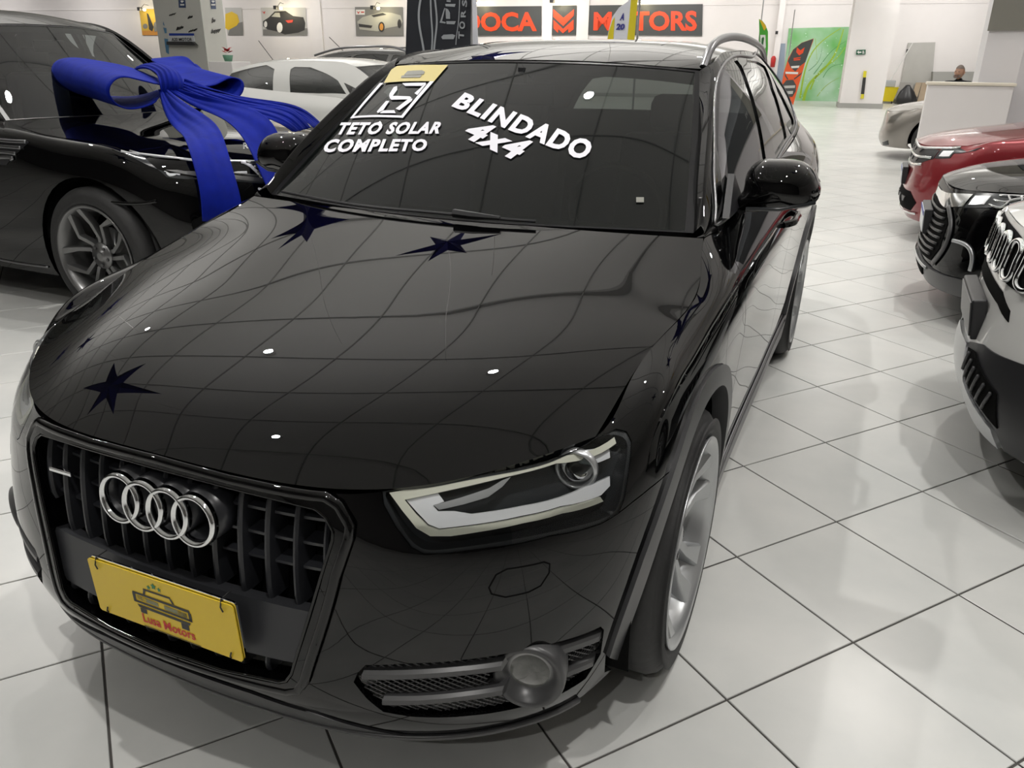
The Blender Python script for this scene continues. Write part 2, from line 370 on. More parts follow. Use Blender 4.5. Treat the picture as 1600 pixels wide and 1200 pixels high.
class Car:
    def __init__(s, name, label, loc, rz, paint, T=None, group=None, step=.03, cat='car'):
        s.root = empty(name, loc, rz, label, cat, group); s.paint = paint
        s.inv = (Matrix.Translation(loc) @ Matrix.Rotation(rz, 4, 'Z')).inverted(); s.i3 = s.inv.to_3x3(); s.T = T
        k = dict(T=T, step=step)
        s.skin = Surf(SKIN, True, **k); s.hood = Surf(HOOD, True, deg=(6, 4), **k)
        s.green = Surf(GREEN, False, **k); s.wind = Surf(WIND, True, deg=(4, 2), **k); s.roof = Surf(ROOF, True, deg=(6, 4), **k)
        for f in (s.skin, s.hood, s.green, s.wind, s.roof): # outward = away from the car's middle
            m = (f.ku[0]+f.ku[-1])/2+.1, f.kv[-1]/2; p = f.ev(m)[0]; n = f.nrm(m)[0]
            c = np.array([0, p[1] if f is not s.skin else 2.0, p[2]-.6 if f not in (s.skin, s.green) else p[2]])
            if np.dot(n, p-c) < 0: f.flip = -f.flip
        L = s.skin; s.N = len(SKIN)-1; s.u0 = lambda i: s.skin.ku[s.N+i] if i == int(i) else s.skin.ku[s.N+int(i)]+(s.skin.ku[s.N+int(i)+1]-s.skin.ku[s.N+int(i)])*(i-int(i))
        s.vt = s.skin.kv[-1]
    def t(s, p): return tuple(s.T(np.array([p], float))[0]) if s.T else tuple(p)
    def px(s, sf, pts, mx=1):
        out = []
        for (u, v) in pts:
            o, d = pray(u, v); o = s.inv @ o; d = (s.i3 @ d).normalized(); o.x *= mx; d.x *= mx; h = sf.hit(o, d)
            if h is None: h = s.nearray(sf, o, d)
            out.append(h)
        return [tuple(h) for h in out]
    def nearray(s, sf, o, d):
        V = sf.G.reshape(-1, 3); w = V-np.array(o); dd = np.array(d); t = w @ dd; q = np.linalg.norm(w-t[:, None]*dd, axis=1)/np.maximum(t, .1)
        k = int(np.argmin(q)); i, j = divmod(k, sf.w); return np.array([sf.gu[i], sf.gv[j]])
    def sideT(s, sf, pts): return s.side(sf, [s.t((.75, y, z))[1:] for y, z in pts])
    def side(s, sf, pts, sg=1):
        """(y, z) points looked up sideways"""
        return [tuple(x) for x in [(lambda h: h if h is not None else sf.near(Vector((sg*.9, y, z))))(sf.hit(Vector((sg*3, y, z)), Vector((-sg, 0, 0)))) for (y, z) in pts]]
    def front(s, sf, pts):
        """(x, z) points looked up from ahead"""
        return [tuple(x) for x in [(lambda h: h if h is not None else sf.near(Vector((x, 0, z))))(sf.hit(Vector((x, -3, z)), Vector((0, 1, 0)), 4.2)) for (x, z) in pts]]
    def top(s, sf, pts):
        return [tuple(x) for x in [(lambda h: h if h is not None else sf.near(Vector((x, y, 1))))(sf.hit(Vector((x, y, 3)), Vector((0, 0, -1)))) for (x, y) in pts]]
    def part(s, name, me, m=None, parent=None, both=False):
        o = add(name, me, m or s.paint, parent or s.root)
        if both: s.mirror(o)
        return o
    def mirror(s, o, parent=None):
        c = o.copy(); COL.objects.link(c); c.parent = parent or o.parent; c.scale = (-o.scale.x, 1, 1)
        c.location = (-o.location.x, o.location.y, o.location.z)
        r = o.rotation_euler; c.rotation_euler = (r.x, -r.y, -r.z)
        for ch in list(o.children):
            d = ch.copy(); COL.objects.link(d); d.parent = c
        return c
    def rib(s, sf, uv, w, off=.003, th=.006, closed=False, n=0):
        """a slim bead that follows uv points on a surface"""
        uv = np.array(uv, float)
        if n: uv = cubic(uv, n, closed)
        P = sf.ev(uv)+sf.nrm(uv)*off; N = sf.nrm(uv); k = len(P); V = []; F = []
        for i in range(k):
            a = P[(i-1) % k] if (closed or i > 0) else P[i]; b = P[(i+1) % k] if (closed or i < k-1) else P[i]
            t = b-a; t /= np.linalg.norm(t)+1e-9; q = np.cross(N[i], t)
            for (x, y) in ((-w/2, -th), (-w/2, 0), (-w/4, th*.6), (w/4, th*.6), (w/2, 0), (w/2, -th)): V.append(P[i]+q*x+N[i]*y)
        for i in range(k if closed else k-1):
            j = (i+1) % k
            for c in range(6): e = (c+1) % 6; F.append((i*6+c, i*6+e, j*6+e, j*6+c))
        if not closed: F += [tuple(range(6))[::-1], tuple(range((k-1)*6, k*6))]
        me = mesh('bead', V, F, True)
        return me
    def off(s, sf, uv, d):
        uv = np.array(uv, float).reshape(-1, 2); return sf.ev(uv)+sf.nrm(uv)*d

def arc(cy, cz, r, a0, a1, n=24): return [(cy+r*math.cos(R(a0+(a1-a0)*i/n)), cz+r*math.sin(R(a0+(a1-a0)*i/n))) for i in range(n+1)]

def wheel(car, x, y, z, r, rim_r, style, side=1, m_rim='alloy', steer=0, w=.235, mir=False):
    """outer face towards +x (side=1). parts: tyre, rim, spoke, hub_cap"""
    hw = w/2
    ty = [(rim_r-.005, -hw+.01), (rim_r+.012, -hw), (rim_r+.05, -hw-.006), (r-.035, -hw), (r-.012, -hw+.018), (r-.001, -hw+.04), (r, -.03), (r-.008, -.027), (r-.008, -.021), (r, -.018),
          (r, .018), (r-.008, .021), (r-.008, .027), (r, .03), (r-.001, hw-.04), (r-.012, hw-.018), (r-.035, hw), (rim_r+.05, hw+.006), (rim_r+.028, hw+.003), (rim_r+.024, hw+.007), (rim_r+.012, hw+.002), (rim_r-.005, hw-.008)]
    V, F = lathe(ty, 72); me = mesh('wheel', V, F, True)
    root = car.part('wheel', mesh('wheel_axle', *lathe([(.001, -hw), (.05, -hw), (.05, hw-.06), (.001, hw-.06)], 20), True), M['plastic'])
    root.location = (x, y, z); root.rotation_euler = (0, 0, steer)
    if side < 0: root.scale = (-1, 1, 1)
    add('tyre', me, M['rubber'], root)
    b = rim_r
    V, F = lathe([(b-.006, -hw+.02), (b-.02, -hw+.03), (b-.03, hw-.05), (b-.012, hw-.012), (b+.004, hw+.004), (b+.002, hw+.009), (b-.010, hw+.006), (b-.022, hw-.014), (b-.04, hw-.05), (b-.04, -hw+.02)], 72)
    add('rim', mesh('rim', V, F, True), M[m_rim], root)
    V, F = lathe([(.001, -.02), (.15, -.02), (.15, -.005), (.06, -.003), (.055, .02), (.001, .02)], 40)
    add('brake_disc', mesh('brake_disc', V, F, True), M['alloy_dark'], root)
    xo = hw-.008
    def spoke(pl, x0, x1, th=.03):
        mb = MB(); n = len(pl)//2
        A = pl[:n]; B = pl[n:][::-1]
        for (pa, pb) in ((A, B),):
            k = len(pa); V = []; 
            for i in range(k):
                t = i/(k-1); xx = x0+(x1-x0)*t-.018*math.sin(math.pi*t)
                a, b_ = pa[i], pb[i]; c = ((a[0]+b_[0])/2, (a[1]+b_[1])/2)
                V += [(xx-th, a[0], a[1]), (xx-.006, a[0], a[1]), (xx, a[0]*.8+c[0]*.2, a[1]*.8+c[1]*.2), (xx, b_[0]*.8+c[0]*.2, b_[1]*.8+c[1]*.2), (xx-.006, b_[0], b_[1]), (xx-th, b_[0], b_[1])]
            F = [(i*6+c, i*6+(c+1) % 6, i*6+6+(c+1) % 6, i*6+6+c) for i in range(k-1) for c in range(6)]+[(0, 5, 4, 3, 2, 1), tuple(range((k-1)*6, k*6))]
            mb.add(V, F)
        return mb
    if style == 'five':     # five broad spokes, each split by a slot into two arms
        for q in range(5):
            a0 = 90+72*q; mb = MB()
            for sg in (-1, 1):
                def P(rr, da): a = R(a0+da); return (rr*math.cos(a), rr*math.sin(a))
                A = [P(.035, sg*6), P(.09, sg*5), P(b*.7, sg*7), P(b-.02, sg*6)]; B = [P(.035, sg*32), P(.09, sg*22), P(b*.7, sg*17), P(b-.02, sg*21)]
                m_ = spoke(A+B[::-1], xo-.03, xo+.002, .035); mb.add(m_.V, m_.F)
            mb.build('spoke', M[m_rim], root, True)
    elif style == 'split':   # crooked double spokes
        for q in range(5):
            a0 = 100+72*q; mb = MB()
            def P(rr, da): a = R(a0+da); return (rr*math.cos(a), rr*math.sin(a))
            for sg, k in ((-1, 1), (1, 1)):
                A = [P(.05, sg*8), P(.10, sg*4), P(b*.62, sg*8-8), P(b-.015, sg*22)]; B = [P(.05, sg*34), P(.10, sg*20), P(b*.62, sg*17-8), P(b-.015, sg*31)]
                m_ = spoke(A+B[::-1], xo-.04, xo+.002, .04); mb.add(m_.V, m_.F)
            mb.build('spoke', M[m_rim], root, True)
    else:
        for q in range(5):
            a0 = 90+72*q; mb = MB()
            def P(rr, da): a = R(a0+da); return (rr*math.cos(a), rr*math.sin(a))
            A = [P(.03, -40), P(.10, -14), P(b-.02, -9)]; B = [P(.03, 40), P(.10, 14), P(b-.02, 9)]
            m_ = spoke(A+B[::-1], xo-.03, xo, .035); mb.add(m_.V, m_.F); mb.build('spoke', M[m_rim], root, True)
    V, F = lathe([(.001, xo-.02), (.02, xo-.019), (.033, xo-.022), (.036, xo-.03), (.075, xo-.032), (.08, xo-.05), (.001, xo-.05)], 32)
    add('hub_cap', mesh('hub_cap', V, F, True), M[m_rim], root)
    mb = MB()
    for q in range(5):
        a = R(54+72*q); mb.tube([(xo-.045, .055*math.cos(a), .055*math.sin(a)), (xo-.022, .055*math.cos(a), .055*math.sin(a))], .009, 8)
    mb.build('wheel_bolts', M['plastic_grey'], root, True)['kind'] = 'stuff'
    return root

def notched(c, wheels_, vlow=0.0):
    """whole skin outline with the wheel openings cut up from the sill"""
    S = c.skin; U = S.ku[-1]; R_ = []
    for (cy, cz, r) in wheels_:
        a = c.side(S, arc(cy, cz, r, 205, -25, 26)); a = [(u, max(v, vlow)) for u, v in a]; R_ += [(a[0][0], vlow)]+a+[(a[-1][0], vlow)]
    R_ = [p for i, p in enumerate(R_) if i == 0 or abs(p[0]-R_[i-1][0])+abs(p[1]-R_[i-1][1]) > 1e-4]
    return [(-u, v) for u, v in R_[::-1]]+R_+[(U, vlow), (U, c.vt), (-U, c.vt), (-U, vlow)]

def flat_poly(name, P3, n, th, m, parent, thick_back=True):
    mb = MB(); mb.prism(P3, n, th); return mb.build(name, m, parent)
_fonts = {}
def text_mesh(txt, bold=0.0, shear=0.0, space=1.0, res=3, word=None):
    """glyph outlines filled, normalised to a box 0..1 x 0..1"""
    c = bpy.data.curves.new('t', 'FONT'); c.body = txt; c.offset = bold; c.shear = shear; c.space_character = space; c.resolution_u = res
    c.fill_mode = 'FRONT'
    o = bpy.data.objects.new('t', c); COL.objects.link(o); dg = bpy.context.evaluated_depsgraph_get(); dg.update()
    me = bpy.data.meshes.new_from_object(o.evaluated_get(dg)); bpy.data.objects.remove(o)
    P = np.array([v.co for v in me.vertices]); F = [tuple(p.vertices) for p in me.polygons]
    lo, hi = P.min(0), P.max(0); Q = (P[:, :2]-lo[:2])/(hi[:2]-lo[:2]); return Q, F
def quad_map(Q, quad):
    """unit box -> photo quad (bottom-left, bottom-right, top-right, top-left), perspective-free bilinear"""
    a, b, c, d = [np.array(q, float) for q in quad]; s, t = Q[:, :1], Q[:, 1:2]
    return a*(1-s)*(1-t)+b*s*(1-t)+c*s*t+d*(1-s)*t
def decal(car, sf, pxs, F, off, name, m, parent=None):
    uv = np.array(car.px(sf, pxs)); P = car.off(sf, uv, off); me = mesh(name, P, F); return add(name, me, m, parent or car.root)
def decal_text(car, sf, txt, quad, name, m, off=.0015, **k):
    Q, F = text_mesh(txt, **k); return decal(car, sf, quad_map(Q, quad), F, off, name, m)
def tri(poly):
    n = len(poly); vs, es, fs, _, _, _ = delaunay_2d_cdt([Vector(p) for p in poly], [(i, (i+1) % n) for i in range(n)], [], 1, 1e-9)
    return [tuple(v) for v in vs], [tuple(f) for f in fs]
#CONT2
# ------------------------------------------------------------------ setting (floor first)
TS, TA, TX, TY = .4562, R(52.237), 1.3314, 1.049
def tile_mat():
    m = bpy.data.materials.new('pale grey porcelain tile'); m.use_nodes = True; nt = m.node_tree; b = nt.nodes['Principled BSDF']
    g = nt.nodes.new('ShaderNodeNewGeometry'); oi = nt.nodes.new('ShaderNodeObjectInfo')
    n = nt.nodes.new('ShaderNodeTexNoise'); n.inputs['Scale'].default_value = 1.7; n.inputs['Detail'].default_value = 6; n.inputs['Roughness'].default_value = .55
    nt.links.new(g.outputs['Position'], n.inputs['Vector'])
    r = nt.nodes.new('ShaderNodeValToRGB'); r.color_ramp.elements[0].position = .30; r.color_ramp.elements[0].color = (.54, .55, .535, 1); r.color_ramp.elements[1].position = .72; r.color_ramp.elements[1].color = (.68, .675, .65, 1)
    nt.links.new(n.outputs[0], r.inputs[0]); nt.links.new(r.outputs[0], b.inputs['Base Color'])
    n2 = nt.nodes.new('ShaderNodeTexNoise'); n2.inputs['Scale'].default_value = 9; n2.inputs['Detail'].default_value = 6; nt.links.new(g.outputs['Position'], n2.inputs['Vector'])
    mr = nt.nodes.new('ShaderNodeMapRange'); mr.inputs[3].default_value = .27; mr.inputs[4].default_value = .30; nt.links.new(n2.outputs[0], mr.inputs[0]); nt.links.new(mr.outputs[0], b.inputs['Roughness'])
    b.inputs['Specular IOR Level'].default_value = .38
    return m
M['tile'] = tile_mat(); M['grout'] = mat('dark grout', (.07, .065, .06), .8, noise=(6, .3))
M['wall'] = mat('white wall paint', (.80, .775, .765), .6, noise=(2, .03)); M['ceiling'] = mat('white ceiling panel', (.86, .85, .83), .8)
def floor():
    mb = MB(); mb.box((-64, -7, -.12), (12, 40, -.004)); f = mb.build('floor', M['grout']); f['kind'] = 'structure'
    co, si = math.cos(TA), math.sin(TA); g = .0030; e = .0015; h = TS/2-g
    prof = [(-h, -h), (h, -h), (h, h), (-h, h)]; V = [(x, y, -.006) for x, y in prof]+[(x, y, -e) for x, y in prof]+[(x*(1-e/h), y*(1-e/h), 0) for x, y in prof]
    F = [(0, 1, 5, 4), (1, 2, 6, 5), (2, 3, 7, 6), (3, 0, 4, 7), (4, 5, 9, 8), (5, 6, 10, 9), (6, 7, 11, 10), (7, 4, 8, 11), (8, 9, 10, 11)]
    me = mesh('tile', V, F); me.materials.append(M['tile']); cells = []
    ci = CROT.transposed()
    for a in range(-110, 100):
        for b in range(-110, 100):
            x = TX+TS*((a+.5)*co-(b+.5)*si); y = TY+TS*((a+.5)*si+(b+.5)*co)
            if not (-40 < x < 9.6 and -6.5 < y < 38): continue
            q = ci @ (Vector((x, y, 0))-CAM); vis = False; d = (Vector((x, y, 0))-CAM).length
            if q.z < -.1:
                u, v = 800+FPX*q.x/-q.z, 600-FPX*q.y/-q.z; vis = -60 < u < 1660 and -60 < v < 1290
                under = abs(x) < .7 and .5 < y < 3.9
                vis = vis and not under
            cells.append((0 if vis else 1, d, x, y))
    cells.sort()
    for i, (k, d, x, y) in enumerate(cells[:300]):
        o = add('tile', me, None, f); o.location = (x, y, 0); o.rotation_euler = (0, 0, TA)
    rest = MB(); mt = Matrix.Rotation(TA, 3, 'Z'); P = [mt @ Vector(v) for v in V[4:]]; FF = [tuple(i-4 for i in q) for q in F[4:]]
    for (k, d, x, y) in cells[300:]: rest.add([(p.x+x, p.y+y, p.z) for p in P], FF)
    o = rest.build('tile_field', M['tile'], f); o['kind'] = 'stuff'
floor()
def ceiling():
    mb = MB(); mb.box((-64, -7, CEIL+.02), (12, 40, CEIL+.15)); f = mb.build('ceiling', M['ceiling']); f['kind'] = 'structure'
    rot = Matrix.Rotation(R(7.2), 4, 'Z'); G_ = 1.25; g = MB(); 
    for k in range(-50, 36):
        g.box((-64, k*G_-.007, CEIL-.004), (40, k*G_+.007, CEIL+.02), 0, rot); g.box((k*G_-.007, -20, CEIL-.004), (k*G_+.007, 46, CEIL+.02), 0, rot)
    o = g.build('ceiling_joints', mat('grey ceiling joint', (.50, .50, .49), .7), f); o['kind'] = 'stuff'
    for (x, y) in LAMPS:
        r = empty('ceiling_spotlight', (x, y, CEIL), 0, 'round white ceiling spotlight above the showroom floor', 'light', 'round ceiling spotlights')
        V, F = lathe([(.07, 0), (.075, -.05), (.07, -.07), (.06, -.072), (.058, -.05)], 24, 'z'); add('lamp_ring', mesh('lamp_ring', V, F, True), M['wall'], r)
ceiling()
# ------------------------------------------------------------------ the black SUV in the middle
def black_suv():
    c = Car('car', 'large glossy black SUV in the middle with white windscreen lettering and a yellow plate', (0, 0, 0), 0, M['black_paint'], step=.022, cat='car')
    S, H, G, W, RF = c.skin, c.hood, c.green, c.wind, c.roof; WY, WZ = .82, .345; vt = c.vt
    mir = lambda L: [(-u, v) for u, v in L]
    # outlines measured on the photograph, looked up on the surfaces
    lamp_px = [(590, 766), (650, 751), (720, 733), (790, 714), (860, 697), (935, 679), (962, 671), (978, 675), (986, 690), (982, 735), (975, 780), (966, 802), (940, 818), (860, 837), (760, 856), (690, 865), (662, 865), (643, 855), (618, 822), (600, 788)]
    lamp = c.px(S, lamp_px)
    arch_out = [(WY+.455*math.cos(R(a))*(1 if a > 90 else 1.0), WZ+.458*math.sin(R(a))) for a in range(-8, 190, 6)]
    A = c.side(S, arch_out)              # trim outer edge, from rear bottom over the top to front bottom
    Ain = c.side(S, arc(WY, WZ, .405, -12, 192, 34))
    AR = c.side(S, arc(3.423, WZ, .455, -8, 188, 32)); ARin = c.side(S, arc(3.423, WZ, .405, -12, 192, 34))
    seam = c.px(S, [(966, 802), (990, 783), (1015, 763), (1040, 742), (1054, 731)])
    a_top = [p for p in A]
    k_seam = min(range(len(A)), key=lambda i: (A[i][0]-seam[-1][0])**2+(A[i][1]-seam[-1][1])**2)
    # bumper
    gr_out = [(.372, .752), (.40, .735), (.425, .70), (.425, .675), (.405, .60), (.345, .37), (.328, .343), (.30, .333)]
    gr_in = [(.355, .727), (.378, .712), (.393, .688), (.393, .67), (.375, .60), (.316, .385), (.303, .365), (.285, .357)]
    def loop(pts, z0, z1): # symmetric closed loop through a half outline, top to bottom
        return c.front(S, [(0, z0), (.18, z0-.004)]+pts+[(.15, z1-.004), (0, z1-.006)]+[(-.15, z1-.004)]+[(-x, z) for x, z in pts[::-1]]+[(-.18, z0-.004)])
    fo = c.front(S, [(0, .768), (.18, .764)]+gr_out+[(.15, .327), (0, .325), (-.15, .327)]+[(-x, z) for x, z in gr_out[::-1]]+[(-.18, .764)])
    fo = [(u, min(v, vt-.002)) for u, v in fo]
    fi = loop(gr_in, .742, .350)
    fogh = c.px(S, [(560, 1052), (572, 1040), (640, 1037), (730, 1031), (790, 1022), (870, 1004), (938, 980), (943, 985), (938, 1022), (915, 1060), (880, 1082), (820, 1103), (740, 1117), (640, 1119), (600, 1112), (575, 1092), (554, 1066)])
    lip_half = c.front(S, [(0, .300), (.2, .296), (.34, .275), (.44, .235), (.52, .203)])
    bfront = A[k_seam:]
    end = bfront[-1]
    half = [(0, vt), (c.u0(1), vt), (c.u0(2), vt)]+lamp[:1]+lamp[::-1][:-1]  # inner lamp edge: from inner top round the lower edge to the outer corner
    lo_edge = lamp[:1]+lamp[:10:-1]
    half = [(0, vt), (c.u0(1), vt), (c.u0(2), vt)]+lo_edge+seam[1:]+bfront+c.side(S, [(.40, .235), (.44, .212)])+[(c.u0(5), .004), (c.u0(4), .004)]+lip_half[::-1]
    outl = half+mir(half)[::-1][1:-1]
    c.part('front_bumper', panel(S, outl, [fo, fogh, mir(fogh)], .02, edge=.02, gap=.0015))
    lip = [(0, 0.0), (c.u0(1), 0), (c.u0(2), 0), (c.u0(3), 0)]+lip_half[::-1]; lip = lip+mir(lip)[::-1][1:-1]
    c.part('front_lip', panel(S, lip, [], .03, off=.004, edge=.03, gap=.002), M['plastic'])
    c.part('lip_bead', c.rib(S, [(u, .012) for u in np.linspace(-c.u0(5), c.u0(5), 60)], .014, .006, .006), M['plastic_grey'])
    # grille
    g = c.part('grille', panel(S, inset(fi, -.05), [], .03, off=-.075, edge=0), M['void'])
    fr = panel(S, fo, [fi], .012, off=.012, edge=.05); 
    add('grille_frame', fr, M['black_paint'], g)
    mid = [((a_[0]+b_[0])/2, (a_[1]+b_[1])/2) for a_, b_ in zip(fo, fi)] if len(fo) == len(fi) else inset(fo, .013)
    add('frame_bead', c.rib(S, inset(dens(np.array(fo), .03), .010), .020, .011, .007, True), M['black_paint'], g)
    add('frame_bead', c.rib(S, inset(fi, .004), .007, .010, .004, True), M['black_paint'], g)
    Sx = lambda x, z, d: S.ev(c.front(S, [(x, z)]))[0]+np.array([0, d, 0])
    def zlim(x, top=True):
        pts = [(0, .742), (.18, .738)]+gr_in; b = gr_in[::-1]
        if top: 
            xs = [0, .355, .378, .393]; zs = [.738, .724, .708, .672]; return float(np.interp(abs(x), xs, zs))
        xs = [0, .285, .316, .375, .393]; zs = [.352, .357, .385, .60, .66]; return float(np.interp(abs(x), xs, zs))
    PT, PB = .510, .400      # plate panel top and bottom
    for i in range(13):
        x = -.366+.061*i
        for (z0, z1) in ((max(PT-.004, zlim(x, False)), zlim(x)+.006), (zlim(x, False)-.004, PB+.006)):
            if z1-z0 < .02: continue
            mb = MB(); n = 9; V = []; F = []
            for k in range(n):
                z = z0+(z1-z0)*k/(n-1); f = math.sin(math.pi*min(1, max(0, (k)/(n-1))))**.5; d0 = .020-.012*f
                p = Sx(x, z, 0); wv = .0052
                for (dx, dy) in ((-wv*.4, d0), (wv*.4, d0), (wv, d0+.006), (wv*.7, .07), (-wv*.7, .07), (-wv, d0+.006)): V.append((p[0]+dx, p[1]+dy, p[2]))
            F = [(k*6+q, k*6+(q+1) % 6, k*6+6+(q+1) % 6, k*6+6+q) for k in range(n-1) for q in range(6)]
            mb.add(V, F).build('slat', M['slat'], g)
    for z in (.585, .635, .685):
        mb = MB(); L = [x for x in np.linspace(-.385, .385, 29)]; lim = max(x for x in L if z < zlim(x)+.004 and z > zlim(x, False)); P = [Sx(x, z, .03) for x in L if abs(x) <= lim+.001]
        V = [q for p in P for q in ((p[0], p[1], p[2]+.003), (p[0], p[1], p[2]-.003), (p[0], p[1]+.04, p[2]-.003), (p[0], p[1]+.04, p[2]+.003))]
        mb.add(V, [(k*4+q, k*4+(q+1) % 4, k*4+4+(q+1) % 4, k*4+4+q) for k in range(len(P)-1) for q in range(4)]).build('cross_bar', M['slat'], g)
    hp = c.front(S, [(-.345, PT+.004), (-.17, PT+.004), (0, PT+.004), (.17, PT+.004), (.345, PT+.004), (.352, PT-.01), (.325, PB+.01), (.315, PB), (.15, PB-.004), (0, PB-.006), (-.15, PB-.004), (-.315, PB), (-.325, PB+.01), (-.352, PT-.01)])
    add('plate_panel', panel(S, hp, [], .03, off=-.004, edge=.03), M['holder'], g)
    # four rings
    cx = [-.087, -.0225, .042, .1065]; zc = .664
    em = c.part('emblem', mesh('emblem_base', [], []), M['plastic'], g)
    for i, x in enumerate(cx):
        P = []; 
        p0 = Sx(x, zc, 0); tilt = .13
        V, F = lathe([(.0415, -.006), (.0425, .004), (.046, .0085), (.050, .009), (.0535, .004), (.0545, -.006)], 48, 'y', True)
        V = [(v[0]+x, -v[1]+p0[1]-.016-(.0012*i) + v[2]*tilt, v[2]*.99+zc) for v in V]
        add('ring', mesh('ring', V, F, True), M['chrome'], em)
        V, F = lathe([(.0425, .0), (.0535, .0), (.0535, .045), (.048, .06), (.0425, .06)], 40, 'y', True)
        V = [(v[0]+x, v[1]+p0[1]-.010+v[2]*tilt, v[2]*.99+zc) for v in V]
        add('ring_mount', mesh('ring_mount', V, F, True), M['slat'], em)
    bb = MB(); p = Sx(-.30, .655, 0); bb.box((-.338, p[1]+.000, .650), (-.272, p[1]+.010, .660), .002); bb.build('grille_badge', M['chrome'], g)
    bb = MB(); 
    # plate
    plate(c, Sx)
    # fog opening: mesh net, two blades, lamp
    f = c.part('fog_grille', panel(S, fogh, [], .03, off=-.055, edge=0), M['void'])
    fcen = S.ev(c.px(S, [(826, 1054)]))[0]
    net = MB(); hu = np.array(fogh); lo, hi = hu.min(0), hu.max(0); sp = .0125; L = hi-lo
    for sg in (1, -1):
        for q in np.arange(-L[1]-L[0], L[0]+L[1]*2, sp*1.25):
            t = np.linspace(0, L[1], 26); uu = (lo[0]+q+sg*t*1.15); P = np.stack([uu, lo[1]+t], 1); ok = inpoly(P, hu) & (np.linalg.norm(S.ev(P)-fcen, axis=1) > .074); seg = []
            for j in range(len(P)+1):
                if j < len(P) and ok[j]: seg.append(P[j])
                else:
                    if len(seg) > 1: net.tube([tuple(x) for x in c.off(S, seg, -.014)], .0015, 3, False)
                    seg = []
    add('mesh_net', mesh('mesh_net', net.V, net.F), M['plastic_grey'], f)['kind'] = 'stuff'
    for pl in ([(566, 1056), (630, 1056), (710, 1051), (784, 1042)], [(866, 1021), (900, 1010), (937, 996)], [(598, 1096), (650, 1096), (720, 1090), (786, 1080)], [(866, 1060), (895, 1049), (926, 1036)]):
        uv = cubic(c.px(S, pl), 30); P = c.off(S, uv, 0); V = []; F = []; k = len(P)
        for i, p in enumerate(P):
            for (dy, dz) in ((.001, -.010), (-.003, -.006), (-.002, .004), (.006, .009), (.035, .011), (.035, -.010)): V.append((p[0], p[1]+dy, p[2]+dz))
        F = [(i*6+q, i*6+(q+1) % 6, i*6+6+(q+1) % 6, i*6+6+q) for i in range(k-1) for q in range(6)]+[(0, 1, 2, 3, 4, 5), tuple(range(k*6-1, k*6-7, -1))]
        add('blade', mesh('blade', V, F), M['plastic_grey'], f)
    fc = S.ev(c.px(S, [(826, 1054)]))[0]
    V, F = lathe([(.039, .014), (.041, .006), (.057, -.010), (.064, -.014), (.069, -.012), (.072, -.003), (.073, .03), (.070, .06)], 56, 'y')
    ml = Matrix.Translation(Vector(fc)+Vector((.0, .002, -.002))) @ Matrix.Rotation(R(14), 4, 'Z') @ Matrix.Rotation(R(-4), 4, 'X')
    tm = lambda V: [tuple(ml @ Vector(v)) for v in V]
    add('fog_lamp', mesh('fog_lamp', tm(V), F, True), M['plastic_grey'], f)
    V, F = lathe([(.0005, .009), (.02, .010), (.032, .011), (.040, .012)], 36, 'y'); add('fog_lens', mesh('fog_lens', tm(V), F, True), M['lens'], f)
    V, F = lathe([(.0005, .026), (.016, .023), (.030, .017), (.040, .012)], 36, 'y'); add('fog_reflector', mesh('fog_reflector', tm(V), F, True), mat('smoky fog reflector', (.13, .13, .12), .3, .3, noise=(60, .6)), f)
    c.mirror(f)
    # washer cover: a shallow seam
    wc = c.px(S, [(768, 928), (764, 918), (775, 898), (792, 889), (850, 878), (859, 881), (858, 895), (845, 915), (826, 925), (790, 933)])
    c.part('washer_cover', c.rib(S, dens(np.array(wc), .01), .0035, .0, .0006, True), M['void'], both=True)
    # hood
    hv = H.kv[-1]; hu = H.ku[-1]
    ho = [(-hu, 0), (hu, 0), (hu, hv), (-hu, hv)]
    c.part('bonnet', panel(H, ho, [], .022, edge=.02, gap=.0022))
    # fender
    j0 = 0; outer_lamp = lamp[5:12]
    lampTopU = lamp[5][0]
    dfe = c.px(S, [(1120, 363), (1136, 389), (1153, 418), (1163, 445), (1165, 480), (1163, 520)])+c.side(S, [(1.27, .55), (1.25, .42)])
    fen = [(c.u0(5), vt), (c.u0(9), vt)]+dfe+A[:k_seam+1]+seam[::-1]+lamp[10:5:-1]
    c.part('fender', panel(S, fen, [], .02, edge=.015, gap=.0017), both=True)
    tr = A+Ain[::-1][0:0]
    tri_ = [p for p in A]+[p for p in Ain[::-1]]
    c.part('wheel_arch_trim', panel(S, tri_, [], .015, off=.010, edge=.045), M['plastic_grey'], both=True)
    c.part('wheel_arch_trim', panel(S, AR+ARin[::-1], [], .015, off=.010, edge=.045), M['plastic_grey'], both=True)
    V = []; F = []
    # wheel liner
    for yy in (WY, 3.423):
        P = arc(yy, WZ, .415, -15, 195, 30); V = []; 
        for (y, z) in P: V += [(.86, y, z), (.50, y, z)]
        F = [(2*i, 2*i+2, 2*i+3, 2*i+1) for i in range(len(P)-1)]; b = len(V); V += [(.5, yy, WZ)]; F += [(2*i+1, 2*i+3, b) for i in range(len(P)-1)]
        c.part('wheel_liner', mesh('wheel_liner', V, F), M['void'], both=True)
    # doors
    y1 = 2.36
    vS = c.side(S, [(1.6, .315)])[0][1]
    bl = lambda y: (np.interp(y, [1.235, 1.5, 2.1, 2.7, 3.1, 3.44], [c.u0(i) for i in range(9, 15)]))
    fd = [(c.u0(9), vt), (bl(y1), vt)]+c.side(S, [(y1, .8), (y1, .315), (1.27, .315)])+dfe[::-1]
    c.part('front_door', panel(S, fd, [], .026, edge=.015, gap=.002), both=True)
    archr = [p for p, q in zip(AR, arc(3.423, WZ, .455, -8, 188, 32)) if q[0] < 3.28]
